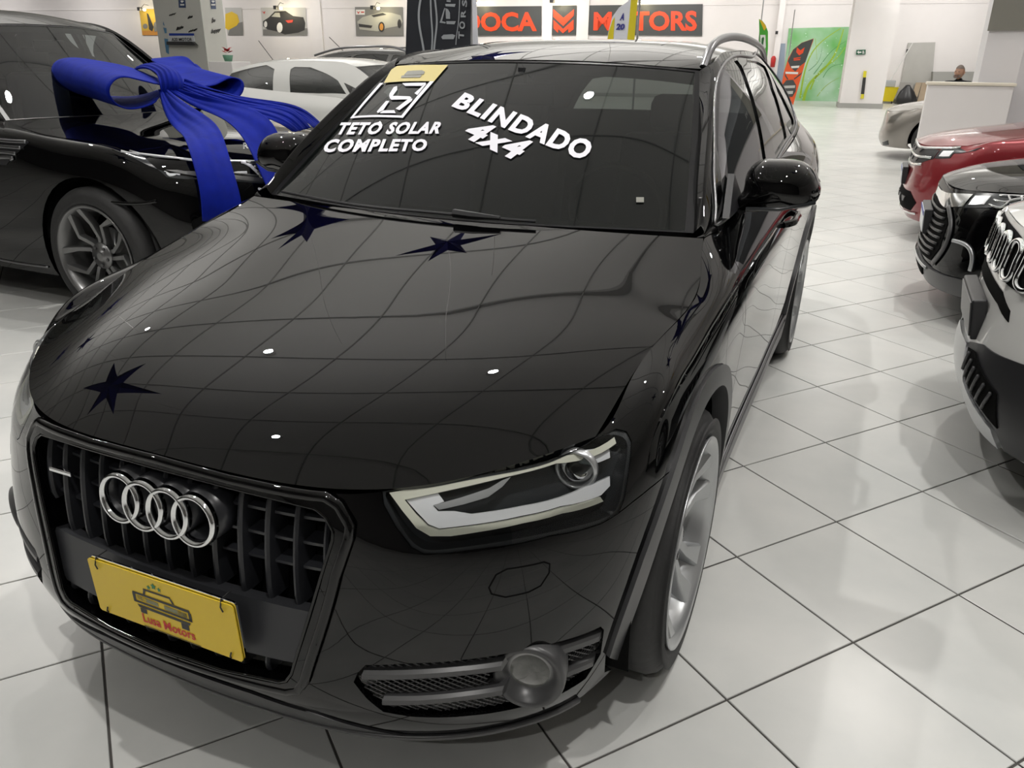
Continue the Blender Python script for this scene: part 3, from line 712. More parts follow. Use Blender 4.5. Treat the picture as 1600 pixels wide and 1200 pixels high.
    rd = [(bl(y1), vt), (bl(3.12), vt)]+c.side(S, [(3.20, .93)])+archr+c.side(S, [(2.97, .315), (y1, .315), (y1, .8)])
    c.part('rear_door', panel(S, rd, [], .026, edge=.015, gap=.002), both=True)
    archq = [p for p, q in zip(AR, arc(3.423, WZ, .455, -8, 188, 32)) if q[0] >= 3.28]
    qp = [(bl(3.12), vt), (S.ku[-1], vt), (S.ku[-1], 0), (c.u0(16), 0)]+c.side(S, [(3.88, .26)])+archq+c.side(S, [(3.20, .93)])
    c.part('rear_quarter', panel(S, qp, [], .03, edge=.015, gap=.002), both=True)
    sl = c.side(S, [(1.22, .31), (3.0, .31), (3.0, .22), (1.22, .22)])
    c.part('side_sill', panel(S, sl, [], .04, off=.012, edge=.03, gap=.001), M['plastic_grey'], both=True)
    c.part('sill_bead', c.rib(S, c.side(S, [(y, .335) for y in np.linspace(1.27, 2.99, 30)]), .016, .006, .006), M['satin'], both=True)
    # dark core behind every gap
    core = notched(c, [(WY, WZ, .42), (3.423, WZ, .42)])
    gi = inset(fo, .01)
    cutl = lamp
    c.part('body_core', panel(S, core, [gi, lamp, mir(lamp), fogh, mir(fogh)], .06, off=-.014, edge=0), M['void'])
    mb = MB(); mb.box((-.80, 1.2, .16), (.80, 3.05, .24)); mb.box((-.5, .4, .17), (.5, 4.2, .30)); mb.build('underbody', M['void'], c.root)
    # headlight
    lp = np.array(lamp)
    hl = c.part('headlight', panel(S, lamp, [], .02, off=-.05, edge=-.05), M['lampblack'])
    rimm = panel(S, lamp, [inset(cubic(lamp, 60, True), .009)], .012, off=-.004, edge=.05); add('lamp_rim', rimm, M['lampblack'], hl)
    add('lamp_lens', panel(S, lamp, [], .02, off=.0005, edge=0, gap=.001), M['lens'], hl)
    def lampart(name, pxs, off, m, e=.006, step=.02, smooth=0):
        uv = c.px(S, pxs)
        if smooth: uv = cubic(uv, smooth, True)
        return add(name, panel(S, uv, [], step, off=off, edge=e), m, hl)
    lampart('light_guide', [(608, 770), (700, 750), (790, 727), (880, 702), (961, 681), (964, 691), (870, 724), (790, 745), (700, 766), (632, 781), (650, 804), (668, 823), (686, 830), (750, 822), (820, 809), (880, 794), (940, 777), (945, 784), (880, 803), (820, 818), (750, 832), (704, 839), (672, 839), (650, 826), (628, 798)], -.005, M['led'], .012)
    lampart('lower_reflector', [(634, 781), (684, 769), (694, 783), (677, 790), (684, 799), (710, 799), (738, 804), (819, 791), (919, 761), (957, 744), (958, 760), (944, 775), (880, 792), (819, 807), (750, 820), (686, 828), (669, 821), (650, 800)], -.012, M['reflector'], .01)
    lampart('light_bar', [(677, 789), (720, 777), (765, 762), (785, 750), (800, 744), (786, 760), (764, 776), (725, 788), (686, 797)], -.008, M['alloy'], .006)
    lampart('upper_reflector', [(905, 702), (955, 690), (958, 712), (930, 724), (915, 722)], -.016, M['reflector'], .008)
    pc = S.ev(c.px(S, [(890, 741)]))[0]+np.array([.0, .036, -.008])
    ml = Matrix.Translation(pc) @ Matrix.Rotation(R(6), 4, 'Z')
    V, F = lathe([(.033, .012), (.034, -.004), (.038, -.007), (.042, -.002), (.042, .012)], 40, 'y'); add('projector_ring', mesh('projector_ring', [tuple(ml @ Vector(v)) for v in V], F, True), M['alloy'], hl)
    V, F = lathe([(.001, -.016), (.014, -.013), (.024, -.004), (.032, .008)], 32, 'y'); add('projector_lens', mesh('projector_lens', [tuple(ml @ Vector(v)) for v in V], F, True), M['clear_glass'], hl)
    c.mirror(hl)
    greenhouse(c, wins=([(1127, 330), (1123, 270), (1122, 221), (1123, 184), (1125, 135), (1131, 113), (1140, 101), (1152, 94), (1159, 103), (1171, 135), (1183, 175), (1196, 243), (1199, 262), (1170, 296), (1140, 330)],
        [(1166, 94), (1183, 96), (1196, 104), (1208, 138), (1220, 175), (1228, 207), (1229, 214), (1211, 243), (1205, 215), (1189, 153), (1177, 116)], [(1200, 109), (1214, 134), (1227, 159), (1240, 187), (1240, 194), (1233, 203), (1228, 190), (1217, 153)]),
        dlo_px=[(1119, 352), (1116, 300), (1115, 246), (1115, 184), (1117, 138), (1126, 108), (1138, 93), (1156, 87), (1177, 88), (1196, 96), (1214, 120), (1232, 153), (1243, 190), (1243, 197), (1227, 227), (1214, 249), (1180, 290), (1140, 342)])
    # windscreen post between glass and door frame
    n = 26; V = []; F = []
    for k in range(n):
        t = k/(n-1); a_ = c.wind.ev((c.wind.ku[-1], c.wind.kv[-1]*t))[0]; b_ = c.green.ev((c.green.ku[0]+(c.green.ku[3]-c.green.ku[0])*t, c.green.kv[-1]))[0]; w_ = b_-a_; o_ = np.array([.35, -.5, .45])*.006
        b2 = c.green.ev((c.green.ku[0]+(c.green.ku[3]-c.green.ku[0])*t, c.green.kv[-1]*.93))[0]+np.array([.004, 0, .0])
        V += [a_-w_*.3-np.array([0, 0, .01]), a_+np.array([0, 0, .002]), a_+w_*.35+o_, a_+w_*.75+o_, b_+np.array([.003, -.001, .001]), b2]
    F = [(k*6+i, k*6+i+1, k*6+i+7, k*6+i+6) for k in range(n-1) for i in range(5)]
    c.part('windscreen_post', mesh('windscreen_post', V, F, True), both=True)
    wheels = [wheel(c, .785, WY, WZ, .345, .270, 'five', 1, steer=0)]
    wheels += [wheel(c, .785, 3.423, WZ, .345, .270, 'five', 1)]
    for w_ in list(wheels):
        m_ = c.mirror(w_)
    mirror_part(c)
    lettering(c)
    return c

def plate(c, Sx):
    root = c.part('licence_plate', mesh('p', [], []), M['yellow'])
    # corners from the photograph on a plane a little ahead of the panel
    w, h = .403, .130; zc = .459; yc = -.040; mt = Matrix.Translation((.020, yc, zc)) @ Matrix.Rotation(R(-2.6), 4, 'Y') @ Matrix.Rotation(R(-2.0), 4, 'Z')
    def rr(w, h, r, n=5):
        out = []
        for cx, cz, a0 in ((w/2-r, h/2-r, 0), (-w/2+r, h/2-r, 90), (-w/2+r, -h/2+r, 180), (w/2-r, -h/2+r, 270)):
            out += [(cx+r*math.cos(R(a0+90*i/n)), cz+r*math.sin(R(a0+90*i/n))) for i in range(n+1)]
        return out
    P = rr(w, h, .008)
    mb = MB(); mb.prism([mt @ Vector((x, 0, z)) for x, z in P], mt.to_3x3() @ Vector((0, 1, 0)), .0025); mb.build('plate_sheet', M['yellow'], root)
    mb = MB(); mb.prism([mt @ Vector((x+.006, .004, z+.006)) for x, z in rr(w*.99, h, .008)], mt.to_3x3() @ Vector((0, 1, 0)), .004); mb.build('plate_backing', M['chrome'], root)
    def pr(name, polys, m):
        V = []; F = []
        for poly in polys:
            v, f = tri(poly); b = len(V); V += [tuple(mt @ Vector((x*w/2, -.0008, z*h/2))) for x, z in v]; F += [tuple(i+b for i in q) for q in f]
        return add(name, mesh(name, V, F), m, root)
    Q, F = text_mesh('Lusa Motors', .02); 
    V = [tuple(mt @ Vector((x, -.001, z))) for x, z in zip(-.066+Q[:, 0]*.147, -.053+Q[:, 1]*.022)]
    add('plate_lettering', mesh('plate_lettering', V, F), M['print_red'], root)
    def star(cx, cz, r): return [(cx+(r if k % 2 == 0 else r*.42)*math.cos(R(90+36*k))*h/w, cz+(r if k % 2 == 0 else r*.42)*math.sin(R(90+36*k))) for k in range(10)]
    pr('printed_stars', [star(-.13, .64, .10), star(-.055, .74, .14), star(.02, .68, .10)], M['print_green'])
    B = []
    q = lambda *a: [(a[i], a[i+1]) for i in range(0, len(a), 2)]
    B += [q(-.22, .53, .16, .54, .16, .47, -.22, .46), q(-.22, .46, -.19, .46, -.21, .30, -.24, .30), q(.14, .47, .17, .47, .20, .30, .17, .30), q(-.39, .30, .39, .28, .40, .18, -.40, .22)]
    B += [q(-.40, .22, -.36, .22, -.36, -.10, -.40, -.10), q(.37, .18, .41, .18, .41, -.14, .37, -.14), q(-.38, -.02, .40, -.06, .40, -.14, -.38, -.10), q(-.36, -.16, .38, -.20, .36, -.30, -.34, -.26), q(-.33, -.28, -.24, -.28, -.24, -.46, -.33, -.46), q(.24, -.30, .34, -.30, .34, -.52, .24, -.52), q(-.33, -.95, .46, -.95, .46, -.98, -.33, -.98)]
    pr('printed_car', B, M['print_black'])
    pr('printed_grille', [q(-.34, .17, -.04, .14, -.04, .0, -.34, .03), q(.04, .14, .35, .12, .35, -.04, .04, -.0)], M['print_grey'])
    for cx, cz in ((-.31, .03), (-.24, .03), (.25, 0), (.32, -.01)): pr('printed_lamp', [[(cx+.035*math.cos(R(a)), .06+cz+.08*math.sin(R(a))) for a in range(0, 360, 30)]], M['yellow'])
    tie = MB()
    for sx, sz in ((-1, 1), (1, 1), (-1, -1), (1, -1)):
        x = sx*(w/2-.028); z = sz*(h/2-.004)
        tie.tube([mt @ Vector((x+.004, -.0035, z-sz*.014)), mt @ Vector((x, -.004, z-sz*.004)), mt @ Vector((x-.004, .004, z+sz*.008)), mt @ Vector((x-.004, .03, z+sz*.010))], .0016, 6)
    tie.build('cable_ties', M['print_black'], root)['kind'] = 'stuff'

def greenhouse(c, detail=True, gl='windscreen', sgl='side_glass', trim='satin', wins=None, mx=1, sunr=True, dlo_px=None):
    W, RF, G, S = c.wind, c.roof, c.green, c.skin; wv, wu = W.kv[-1], W.ku[-1]
    ws = [(-wu+.016, .0), (wu-.016, 0), (wu-.014, wv-.004), (-wu+.014, wv-.004)]
    c.part('windscreen', panel(W, ws, [], .03, off=-.002, edge=0), M[gl])
    c.part('windscreen_seal', panel(W, [(-wu, 0), (wu, 0), (wu, wv), (-wu, wv)], [inset(ws, .006)], .03, off=0, edge=.02), M['plastic'])
    band = [(-wu+.02, wv-.075), (wu-.02, wv-.075), (wu-.02, wv-.01), (-wu+.02, wv-.01)]
    c.part('shade_band', panel(W, band, [], .04, off=-.005, edge=0), M['void'])
    ru, rv = RF.ku[-1], RF.kv[-1]
    sun = [(-.36, .30), (.36, .30), (.36, .95), (-.36, .95)]
    c.part('roof_panel', panel(RF, [(-ru, 0), (ru, 0), (ru, rv), (-ru, rv)], [sun] if sunr else [], .03, edge=.02, gap=.001))
    if sunr: c.part('sunroof', panel(RF, sun, [], .03, off=-.002, edge=.02, gap=.006), M['side_glass'])
    # side glass openings
    fr_ = c.sideT(G, [(1.46, 1.105), (1.56, 1.165), (1.72, 1.26), (1.90, 1.36), (2.02, 1.415), (2.14, 1.448), (2.26, 1.462), (2.30, 1.458), (2.32, 1.40), (2.335, 1.25), (2.345, 1.125), (2.0, 1.112), (1.6, 1.092), (1.48, 1.086)])
    re_ = c.sideT(G, [(2.39, 1.46), (2.6, 1.468), (2.85, 1.467), (3.0, 1.455), (3.06, 1.43), (3.13, 1.30), (3.16, 1.17), (3.14, 1.158), (2.8, 1.145), (2.42, 1.128), (2.40, 1.25)])
    qu_ = c.sideT(G, [(3.10, 1.44), (3.20, 1.425), (3.36, 1.37), (3.50, 1.28), (3.58, 1.205), (3.55, 1.188), (3.22, 1.174), (3.20, 1.20), (3.16, 1.32)])
    if wins: fr_, re_, qu_ = [c.px(G, w, mx) for w in wins]
    gu, gv = G.ku[-1], G.kv[-1]
    c.part('roof_pillar', panel(G, [(0, 0), (gu, 0), (gu, gv), (0, gv)], [fr_, re_, qu_], .02, off=0, edge=.02, gap=.0), both=True)
    c.part('front_window', panel(G, fr_, [], .03, off=-.006, edge=0), M[sgl], both=True)
    c.part('rear_window', panel(G, re_, [], .03, off=-.006, edge=0), M[sgl], both=True)
    c.part('quarter_window', panel(G, qu_, [], .03, off=-.006, edge=0), M[sgl], both=True)
    if not trim: return
    dlo = c.sideT(G, [(1.40, 1.075), (1.50, 1.15), (1.70, 1.27), (1.90, 1.38), (2.04, 1.44), (2.2, 1.475), (2.5, 1.487), (2.9, 1.484), (3.1, 1.47), (3.3, 1.42), (3.5, 1.32), (3.66, 1.20), (3.6, 1.178), (3.2, 1.158), (2.7, 1.13), (2.1, 1.10), (1.6, 1.077)])
    if dlo_px: dlo = c.px(G, dlo_px)
    c.part('window_trim', c.rib(G, cubic(dlo, 90, True), .011, .004, .004, True), M[trim], both=True)
    if detail:
        # roof rail
        P = cubic([(.592, 1.93, 1.455), (.592, 2.0, 1.505), (.590, 2.13, 1.540), (.587, 2.35, 1.560), (.582, 2.8, 1.566), (.572, 3.2, 1.552), (.560, 3.55, 1.512), (.55, 3.72, 1.46)], 40)
        V = []; 
        mb = MB(); mb.tube([tuple(p) for p in P], .015, 10); mb.build('roof_rail', M['satin'], c.root, True); c.mirror(c.root.children[-1])
        # interior
        mb = MB(); mb.box((-.68, 1.32, .80), (.68, 1.62, .98), .05); mb.build('dashboard', M['seat'], c.root, True)
        for x in (-.36, .36):
            mb = MB(); mb.box((x-.24, 2.0, .55), (x+.24, 2.5, .70), .05)
            mt = Matrix.Translation((x, 2.5, .68)) @ Matrix.Rotation(R(-12), 4, 'X'); mb.box((-.23, -.06, 0), (.23, .07, .52), .05, mt); mb.box((-.12, -.04, .53), (.12, .05, .68), .04, mt)
            mb.build('seat', M['seat'], c.root, True)
        mb = MB(); mb.box((-.13, 1.74, 1.33), (.13, 1.765, 1.40), .01); mb.box((-.01, 1.76, 1.38), (.01, 1.79, 1.45)); mb.build('rear_view_mirror', M['plastic'], c.root, True)
        mb = MB(); mb.tube([Vector((.36+.17*math.cos(a), 1.80-.03*math.sin(a), .98+.16*math.sin(a))) for a in [2*math.pi*k/24 for k in range(24)]], .014, 6, closed=True); mb.build('steering_wheel', M['plastic'], c.root, True)
        # wipers
        for pts in ([(445, 305), (480, 312), (520, 322), (566, 328)], [(490, 316), (560, 326), (700, 340), (760, 346), (838, 352)]):
            uv = c.px(W, pts); P = c.off(W, cubic(uv, 20), .016); mb = MB(); mb.tube([tuple(p) for p in P], .0045, 6); mb.build('wiper', M['plastic'], c.root, True)
        uv = c.px(W, [(712, 341), (740, 345), (780, 350)]); P = c.off(W, uv, .022); mb = MB(); mb.tube([tuple(p) for p in P], [.013, .012, .006], 6); mb.build('wiper_arm', M['plastic'], c.root, True)
        hd = MB(); 
        for y in (2.17, 3.02):
            P = [(.905, y-.11, .935+.02*(y > 3)), (.93, y-.085, .94+.02*(y > 3)), (.936, y, .943+.02*(y > 3)), (.93, y+.085, .945+.02*(y > 3)), (.905, y+.11, .945+.02*(y > 3))]
            mb = MB(); mb.tube([tuple(p) for p in cubic(P, 14)], .013, 8); o = mb.build('door_handle', M['black_paint'], c.root, True); c.mirror(o)

def mirror_part(c):
    Y = 1.60
    px_ = [(1146, 312), (1158, 302), (1164, 280), (1172, 262), (1186, 252), (1215, 250), (1246, 253), (1266, 264), (1277, 283), (1281, 303), (1272, 320), (1240, 326), (1195, 330), (1160, 330), (1147, 325)]
    P = []
    for (u, v) in px_:
        w = on_axis(u, v, 1, Y); P.append((w.x, w.z))
    P = cubic(P, 48, True); cen = P.mean(0)
    rings = [(.90, .055), (.97, .05), (1.0, .03), (1.0, .0), (.985, -.025), (.93, -.052), (.82, -.074), (.62, -.092), (.35, -.102), (.1, -.105)]
    V = []; F = []; n = len(P)
    for s_, dy in rings:
        for p in P: q = cen+(p-cen)*s_; V.append((q[0], Y+dy+.02, q[1]))
    F = [(a*n+i, a*n+(i+1) % n, (a+1)*n+(i+1) % n, (a+1)*n+i) for a in range(len(rings)-1) for i in range(n)]+[tuple(range((len(rings)-1)*n, len(rings)*n))]
    m = c.part('door_mirror', mesh('door_mirror', V, F, True))
    V2 = [(cen[0]+(p[0]-cen[0])*.88, Y+.066, cen[1]+(p[1]-cen[1])*.86) for p in P]; mb = MB(); mb.prism(V2, (0, 1, 0), .004); mb.build('mirror_glass', M['chrome'], m)
    arm = MB(); pr = [tuple(on_axis(u, v, 1, Y)) for u, v in ((1132, 312), (1150, 305), (1168, 309), (1168, 329), (1150, 333), (1134, 331))]
    arm.prism([(p[0], Y-.04, p[2]) for p in pr], (0, 1, 0), .09); add('mirror_arm', mesh('mirror_arm', arm.V, arm.F), M['plastic'], m)
    b = MB(); q0 = on_axis(1170, 322, 1, Y-.03); q1 = on_axis(1274, 318, 1, Y-.02); b.tube([q0+Vector((0, -.055, 0)), (q0+q1)/2+Vector((0, -.062, -.004)), q1+Vector((0, -.02, .006))], .006, 8); add('mirror_indicator', mesh('mirror_indicator', b.V, b.F, True), M['lampblack'], m)
    tp = MB(); tp.prism([(.795, 1.40, 1.06), (.80, 1.62, 1.075), (.765, 1.60, 1.16)], (1, 0, 0), .02); add('mirror_base', mesh('mirror_base', tp.V, tp.F), M['plastic'], m)
    c.mirror(m)

def lettering(c):
    W = c.wind; wv = M['white_vinyl']
    k = dict(bold=.045, space=1.14)
    decal_text(c, W, 'BLINDADO', [(705, 167), (912, 253), (931, 224), (727, 145)], 'windscreen_lettering', wv, .0025, **k)
    decal_text(c, W, '4x4', [(717, 212), (802, 251), (837, 224), (752, 189)], 'windscreen_lettering', wv, .0025, **k)
    decal_text(c, W, 'TETO SOLAR', [(523, 211.5), (686, 210), (696, 191), (534, 192)], 'windscreen_lettering', wv, .0025, **k)
    decal_text(c, W, 'COMPLETO', [(502, 239), (665, 237), (670, 218), (514, 218)], 'windscreen_lettering', wv, .0025, **k)
    def z8(L): return [(480+x*.3, 80+y*.3) for x, y in L]
    polys = [z8(p) for p in (
        [(380, 168), (398, 168), (246, 342), (225, 353)], [(225, 353), (246, 342), (492, 338), (500, 350)], [(492, 338), (500, 350), (662, 160), (640, 160)],
        [(452, 190), (470, 184), (470, 205), (440, 245), (428, 240), (430, 225)], [(412, 262), (430, 262), (398, 310), (370, 325), (364, 318)], [(378, 326), (398, 312), (455, 310), (462, 326)], [(462, 302), (482, 310), (546, 262), (550, 250), (530, 250)],
        [(430, 245), (445, 236), (535, 238), (545, 246), (530, 254), (440, 256)], [(560, 222), (575, 232), (620, 176), (618, 166), (600, 186)], [(496, 170), (620, 167), (598, 184), (512, 184)])]
    dec = lambda name, pl, m, off=.0025: [add(name, panel(W, c.px(W, p), [], .012, off=off, edge=0), m, c.root) for p in pl]
    dec('year_sticker', polys, wv)
    dec('yellow_sticker', [z8([(402, 168), (440, 98), (470, 80), (735, 75), (662, 160)])], mat('pale yellow sticker', (.62, .52, .20), .5))
    dec('sticker_print', [z8([(525, 108), (600, 104), (615, 112), (608, 126), (505, 130)]), z8([(495, 132), (600, 128), (590, 142), (490, 144)])], M['grey_vinyl'], .004)
    dec('small_label', [[(994, 309), (1006, 309), (1006, 317), (994, 317)]], M['grey_vinyl'])

suv = black_suv()
#CONT3
# ------------------------------------------------------------------ the other cars
def mk(L, Wd, zs, zt, fy=None):
    def T(P):
        Q = P.copy(); Q[:, 0] *= Wd; Q[:, 2] = np.interp(P[:, 2], zs, zt); Q[:, 1] = P[:, 1]*L if fy is None else fy(P)
        return Q
    return T
def simple_car(name, label, loc, rz, paint, T, wy, wz, wr, rim, style='five', sides=(1,), rears=True, rim_m='alloy', wx=.80, cladding=None, gl='windscreen', sgl='side_glass', trim=None, group=None, wins=None, mx=1, seats=False, archr=1.17, sunr=False, front_w=True):
    c = Car(name, label, loc, rz, paint, T, group, step=.04); S = c.skin
    ar = wr*archr; ol = notched(c, [(wy[0], wz, ar), (wy[1], wz, ar)])
    c.part('body_shell', panel(S, ol, [], .035, edge=.03))
    H = c.hood; hv, hu = H.kv[-1], H.ku[-1]
    c.part('bonnet', panel(H, [(-hu, 0), (hu, 0), (hu, hv), (-hu, hv)], [], .035, off=.002, edge=.02, gap=.004))
    c.part('cowl', panel(H, [(-hu, 0), (hu, 0), (hu, hv), (-hu, hv)], [], .08, off=-.012, edge=0), M['void'])
    greenhouse(c, False, gl, sgl, trim, wins, mx, sunr)
    for yy in wy:
        P = arc(yy, wz, ar+.01, -15, 195, 20); xo = wx+.02; V = []
        for (y, z) in P: V += [(xo, y, z), (.5, y, z)]
        F = [(2*i, 2*i+2, 2*i+3, 2*i+1) for i in range(len(P)-1)]; b = len(V); V += [(.5, yy, wz)]; F += [(2*i+1, 2*i+3, b) for i in range(len(P)-1)]
        c.part('wheel_liner', mesh('wheel_liner', V, F), M['void'], both=True)
    mb = MB(); y0, y1 = wy[0]+wr*1.3, wy[1]-wr*1.3; mb.box((-.75, y0, .2), (.75, y1, .3)); mb.box((-.5, .5, .2), (.5, y1+.8, .32)); mb.build('underbody', M['void'], c.root)
    for i, yy in enumerate(wy):
        if i == 0 and not front_w: continue
        w = wheel(c, wx, yy, wr, wr, rim, style, 1, rim_m); c.mirror(w)
    if cladding:
        for yy in wy:
            a = c.side(S, arc(yy, wz, ar+.055, 200, -20, 26)); b = c.side(S, arc(yy, wz, ar-.002, 205, -25, 26)); c.part('wheel_arch_trim', panel(S, a+b[::-1], [], .03, off=.008, edge=.03), M[cladding], both=True)
    if seats:
        for x in (-.38, .38):
            p = c.t((x, 2.5, .7)); mb = MB(); mb.box((p[0]-.24, p[1]-.5, p[2]-.15), (p[0]+.24, p[1], p[2]), .05); mb.box((p[0]-.23, p[1]-.06, p[2]), (p[0]+.23, p[1]+.08, p[2]+.5), .05); mb.box((p[0]-.12, p[1]-.04, p[2]+.52), (p[0]+.12, p[1]+.05, p[2]+.68), .04)
            mb.build('seat', M['seat'], c.root, True)
        p = c.t((0, 1.35, .95)); mb = MB(); mb.box((-.66, p[1], p[2]-.2), (.66, p[1]+.3, p[2]), .05); mb.build('dashboard', M['seat'], c.root, True)
        p = c.t((0, 1.78, 1.40)); mb = MB(); mb.box((-.12, p[1], p[2]-.08), (.12, p[1]+.03, p[2]), .01); mb.build('rear_view_mirror', M['plastic'], c.root, True)
    return c
def stick(c, sf, pxs, name, m, off=.004, e=.01, step=.03, parent=None, mx=1, smooth=0):
    uv = c.px(sf, pxs, mx)
    if smooth: uv = [tuple(p) for p in cubic(uv, smooth, True)]
    return add(name, panel(sf, uv, [], step, off=off, edge=e), M[m] if isinstance(m, str) else m, parent or c.root)
def bead(c, sf, pxs, name, m, w=.012, off=.004, n=24, parent=None, closed=False, th=.006):
    return add(name, c.rib(sf, np.array(c.px(sf, pxs)), w, off, th, closed, n), M[m] if isinstance(m, str) else m, parent or c.root)

# --- black SUV on the left, with the bow
def fyL(P): return np.interp(P[:, 1], [-.1, 0, .3, 1.235, 4.4], [-.1, 0, .33, 1.60, 4.88])
c = simple_car('car', 'black SUV on the left carrying a huge blue bow on its bonnet', (-1.98, 3.17, 0), R(90), M['black_paint'],
    mk(1.085, 1.07, [0, .2, .765, .86, .94, 1.033, 1.12, 1.556], [0, .23, .93, 1.0, 1.05, 1.11, 1.20, 1.77], fyL), (.87, 3.80), .395, .395, .295, 'split', rim_m='alloy_dark', wx=.86, gl='clear_glass', sgl='clear_glass', seats=True, archr=1.14)
S, H = c.skin, c.hood
hl = stick(c, S, [(175, 234), (244, 238), (296, 240), (365, 238), (376, 244), (391, 273), (365, 277), (319, 280), (261, 277), (238, 258), (221, 244), (189, 240)], 'headlight', 'lampblack', .004, .02)
bead(c, S, [(190, 238), (222, 243), (240, 257), (262, 272), (319, 276), (362, 273), (385, 270)], 'light_strip', 'reflector', .016, .008, parent=hl)
for q in [(268, 255), (292, 257), (340, 257)]:
    stick(c, S, [(q[0]-10, q[1]-11), (q[0]+9, q[1]-11), (q[0]+9, q[1]+11), (q[0]-9, q[1]+11)], 'lamp_module', 'alloy_dark', .007, .01, parent=hl)
bead(c, S, [(374, 241), (392, 260), (409, 277)], 'daylight_strip', 'white_vinyl', .018, .008, parent=hl)
gr = stick(c, S, [(384, 243), (415, 240), (450, 238), (452, 280), (434, 282), (412, 279)], 'grille', 'void', .005, .01)
for k in range(5): bead(c, S, [(388+k*4, 247+k*7), (420+k*2, 245+k*7), (450, 243+k*7)], 'grille_bar', 'alloy_dark', .016, .010, parent=gr)
stick(c, S, [(300, 345), (330, 330), (380, 330), (420, 340), (410, 375), (330, 385), (302, 372)], 'lower_intake', 'void', .004, .01)
bead(c, S, [(160, 316), (215, 318), (245, 314)], 'crease_bead', M['black_paint'], .02, .004)
Q, F = text_mesh('RANGE', .03, space=1.9); P = quad_map(Q, [(380, 234), (450, 226), (450, 217), (380, 224)]); decal(c, H, P, F, .004, 'bonnet_lettering', M['alloy'])
vent = stick(c, S, [(0, 214), (46, 222), (10, 258), (0, 257)], 'side_vent', 'plastic', .004, .01)
for k in range(4): bead(c, S, [(-2, 219+k*9), (20, 221+k*9), (42-8*k, 222+k*9)], 'vent_blade', 'satin', .02, .010, parent=vent)
bead(c, S, [(-2, 405), (30, 411), (76, 417)], 'sill_bead', 'satin', .012, .006)
mb = MB(); q = [c.inv @ on_axis(u, v, 1, 2.2) for u, v in ((-40, 160), (-5, 150))]
LEFT = c

# --- blue bow
bow = empty('gift_bow', (-2.92, 3.0, 1.13), 0, 'giant royal blue velvet bow tied over the bonnet of the left black SUV', 'bow')
def local(P): return [(p[0]+2.92, p[1]-3.0, p[2]-1.13) for p in P]
def loop_part(name, A, B, nsec=26, pinch=None, th=.008):
    """a loop of ribbon: the same teardrop outline lofted from A (near) to B (far); closed ring, hollow"""
    A = cubic(A, 60, False); B = cubic(B, 60, False); V = []; F = []
    for k in range(nsec):
        t = k/(nsec-1)
        for i in range(60):
            p = A[i]*(1-t)+B[i]*t; e = min(i, 59-i)/59.0; w = math.sin(t*37+i*.35)*.004*max(0, 1-e*5)+.003*math.sin(i*1.9)*(1-t)*max(0, 1-e*4); g = 1-.30*math.exp(-(e/.10)**2)
            mid = (A[i]+B[i])/2; p = mid+(p-mid)*(g if pinch is None else 1-(1-g)*pinch); V.append((p[0], p[1], p[2]+w))
    F = [(k*60+i, k*60+i+1, k*60+61+i, k*60+60+i) for k in range(nsec-1) for i in range(59)]
    me = mesh(name, local(V), F, True); o = add(name, me, M['blue_velvet'], bow)
    sm = o.modifiers.new('thickness', 'SOLIDIFY'); sm.thickness = th; return o
def W_(u, v, y): p = on_axis(u, v, 1, y); return np.array(p)
Al = [W_(*q) for q in ((256, 138, 2.85), (238, 131, 2.70), (210, 124, 2.55), (185, 123, 2.46), (172, 137, 2.42), (174, 152, 2.44), (190, 166, 2.50), (215, 168, 2.60), (240, 160, 2.72), (256, 148, 2.85))]
Bl = [W_(*q) for q in ((244, 121, 3.10), (200, 106, 3.05), (150, 96, 3.0), (108, 92, 2.95), (83, 105, 2.92), (84, 122, 2.92), (100, 136, 2.95), (150, 148, 3.0), (200, 150, 3.05), (244, 140, 3.10))]
loop_part('left_loop', Al, Bl)
Ar = [W_(*q) for q in ((280, 140, 3.1), (310, 135, 3.25), (340, 130, 3.4), (362, 121, 3.5), (380, 128, 3.52), (380, 143, 3.5), (368, 155, 3.45), (345, 153, 3.35), (310, 148, 3.22), (280, 150, 3.1))]
Br = [W_(*q) for q in ((256, 122, 3.35), (250, 108, 3.5), (244, 98, 3.6), (240, 91, 3.7), (252, 90, 3.75), (300, 99, 3.75), (300, 118, 3.7), (290, 126, 3.6), (275, 130, 3.5), (262, 130, 3.4))]
loop_part('right_loop', Ar, Br)
# knot: a banded wrap
V = []; F = []
kc = [W_(*q) for q in ((228, 108, 3.0), (240, 103, 2.98), (255, 106, 2.93), (270, 116, 2.9), (280, 130, 2.88), (282, 146, 2.88), (270, 150, 2.88), (256, 147, 2.9))]
kd = [W_(*q) for q in ((215, 106, 3.15), (232, 100, 3.1), (248, 102, 3.02), (258, 114, 2.9), (262, 130, 2.84), (258, 150, 2.84), (254, 152, 2.84), (252, 150, 2.84))]
kA = [W_(*q) for q in ((208, 108, 3.05), (222, 105, 3.0), (238, 110, 2.92), (247, 122, 2.86), (250, 136, 2.84), (252, 148, 2.84))]
kB = [W_(*q) for q in ((236, 103, 3.2), (254, 101, 3.1), (272, 108, 3.0), (284, 122, 2.95), (287, 138, 2.93), (280, 152, 2.93))]
A = cubic(kA, 30); B = cubic(kB, 30); n = 33
for k in range(n):
    t = k/(n-1); bulge = math.sin(math.pi*t)*.05+.006*math.cos(t*2*math.pi*5)
    for i in range(30): p = A[i]*(1-t)+B[i]*t; V.append((p[0]+bulge*.75, p[1]-bulge*.65, p[2]+bulge*.35))
F = [(k*30+i, k*30+i+1, k*30+31+i, k*30+30+i) for k in range(n-1) for i in range(29)]
o = add('knot', mesh('knot', local(V), F, True), M['blue_velvet'], bow); o.modifiers.new('thickness', 'SOLIDIFY').thickness = .012
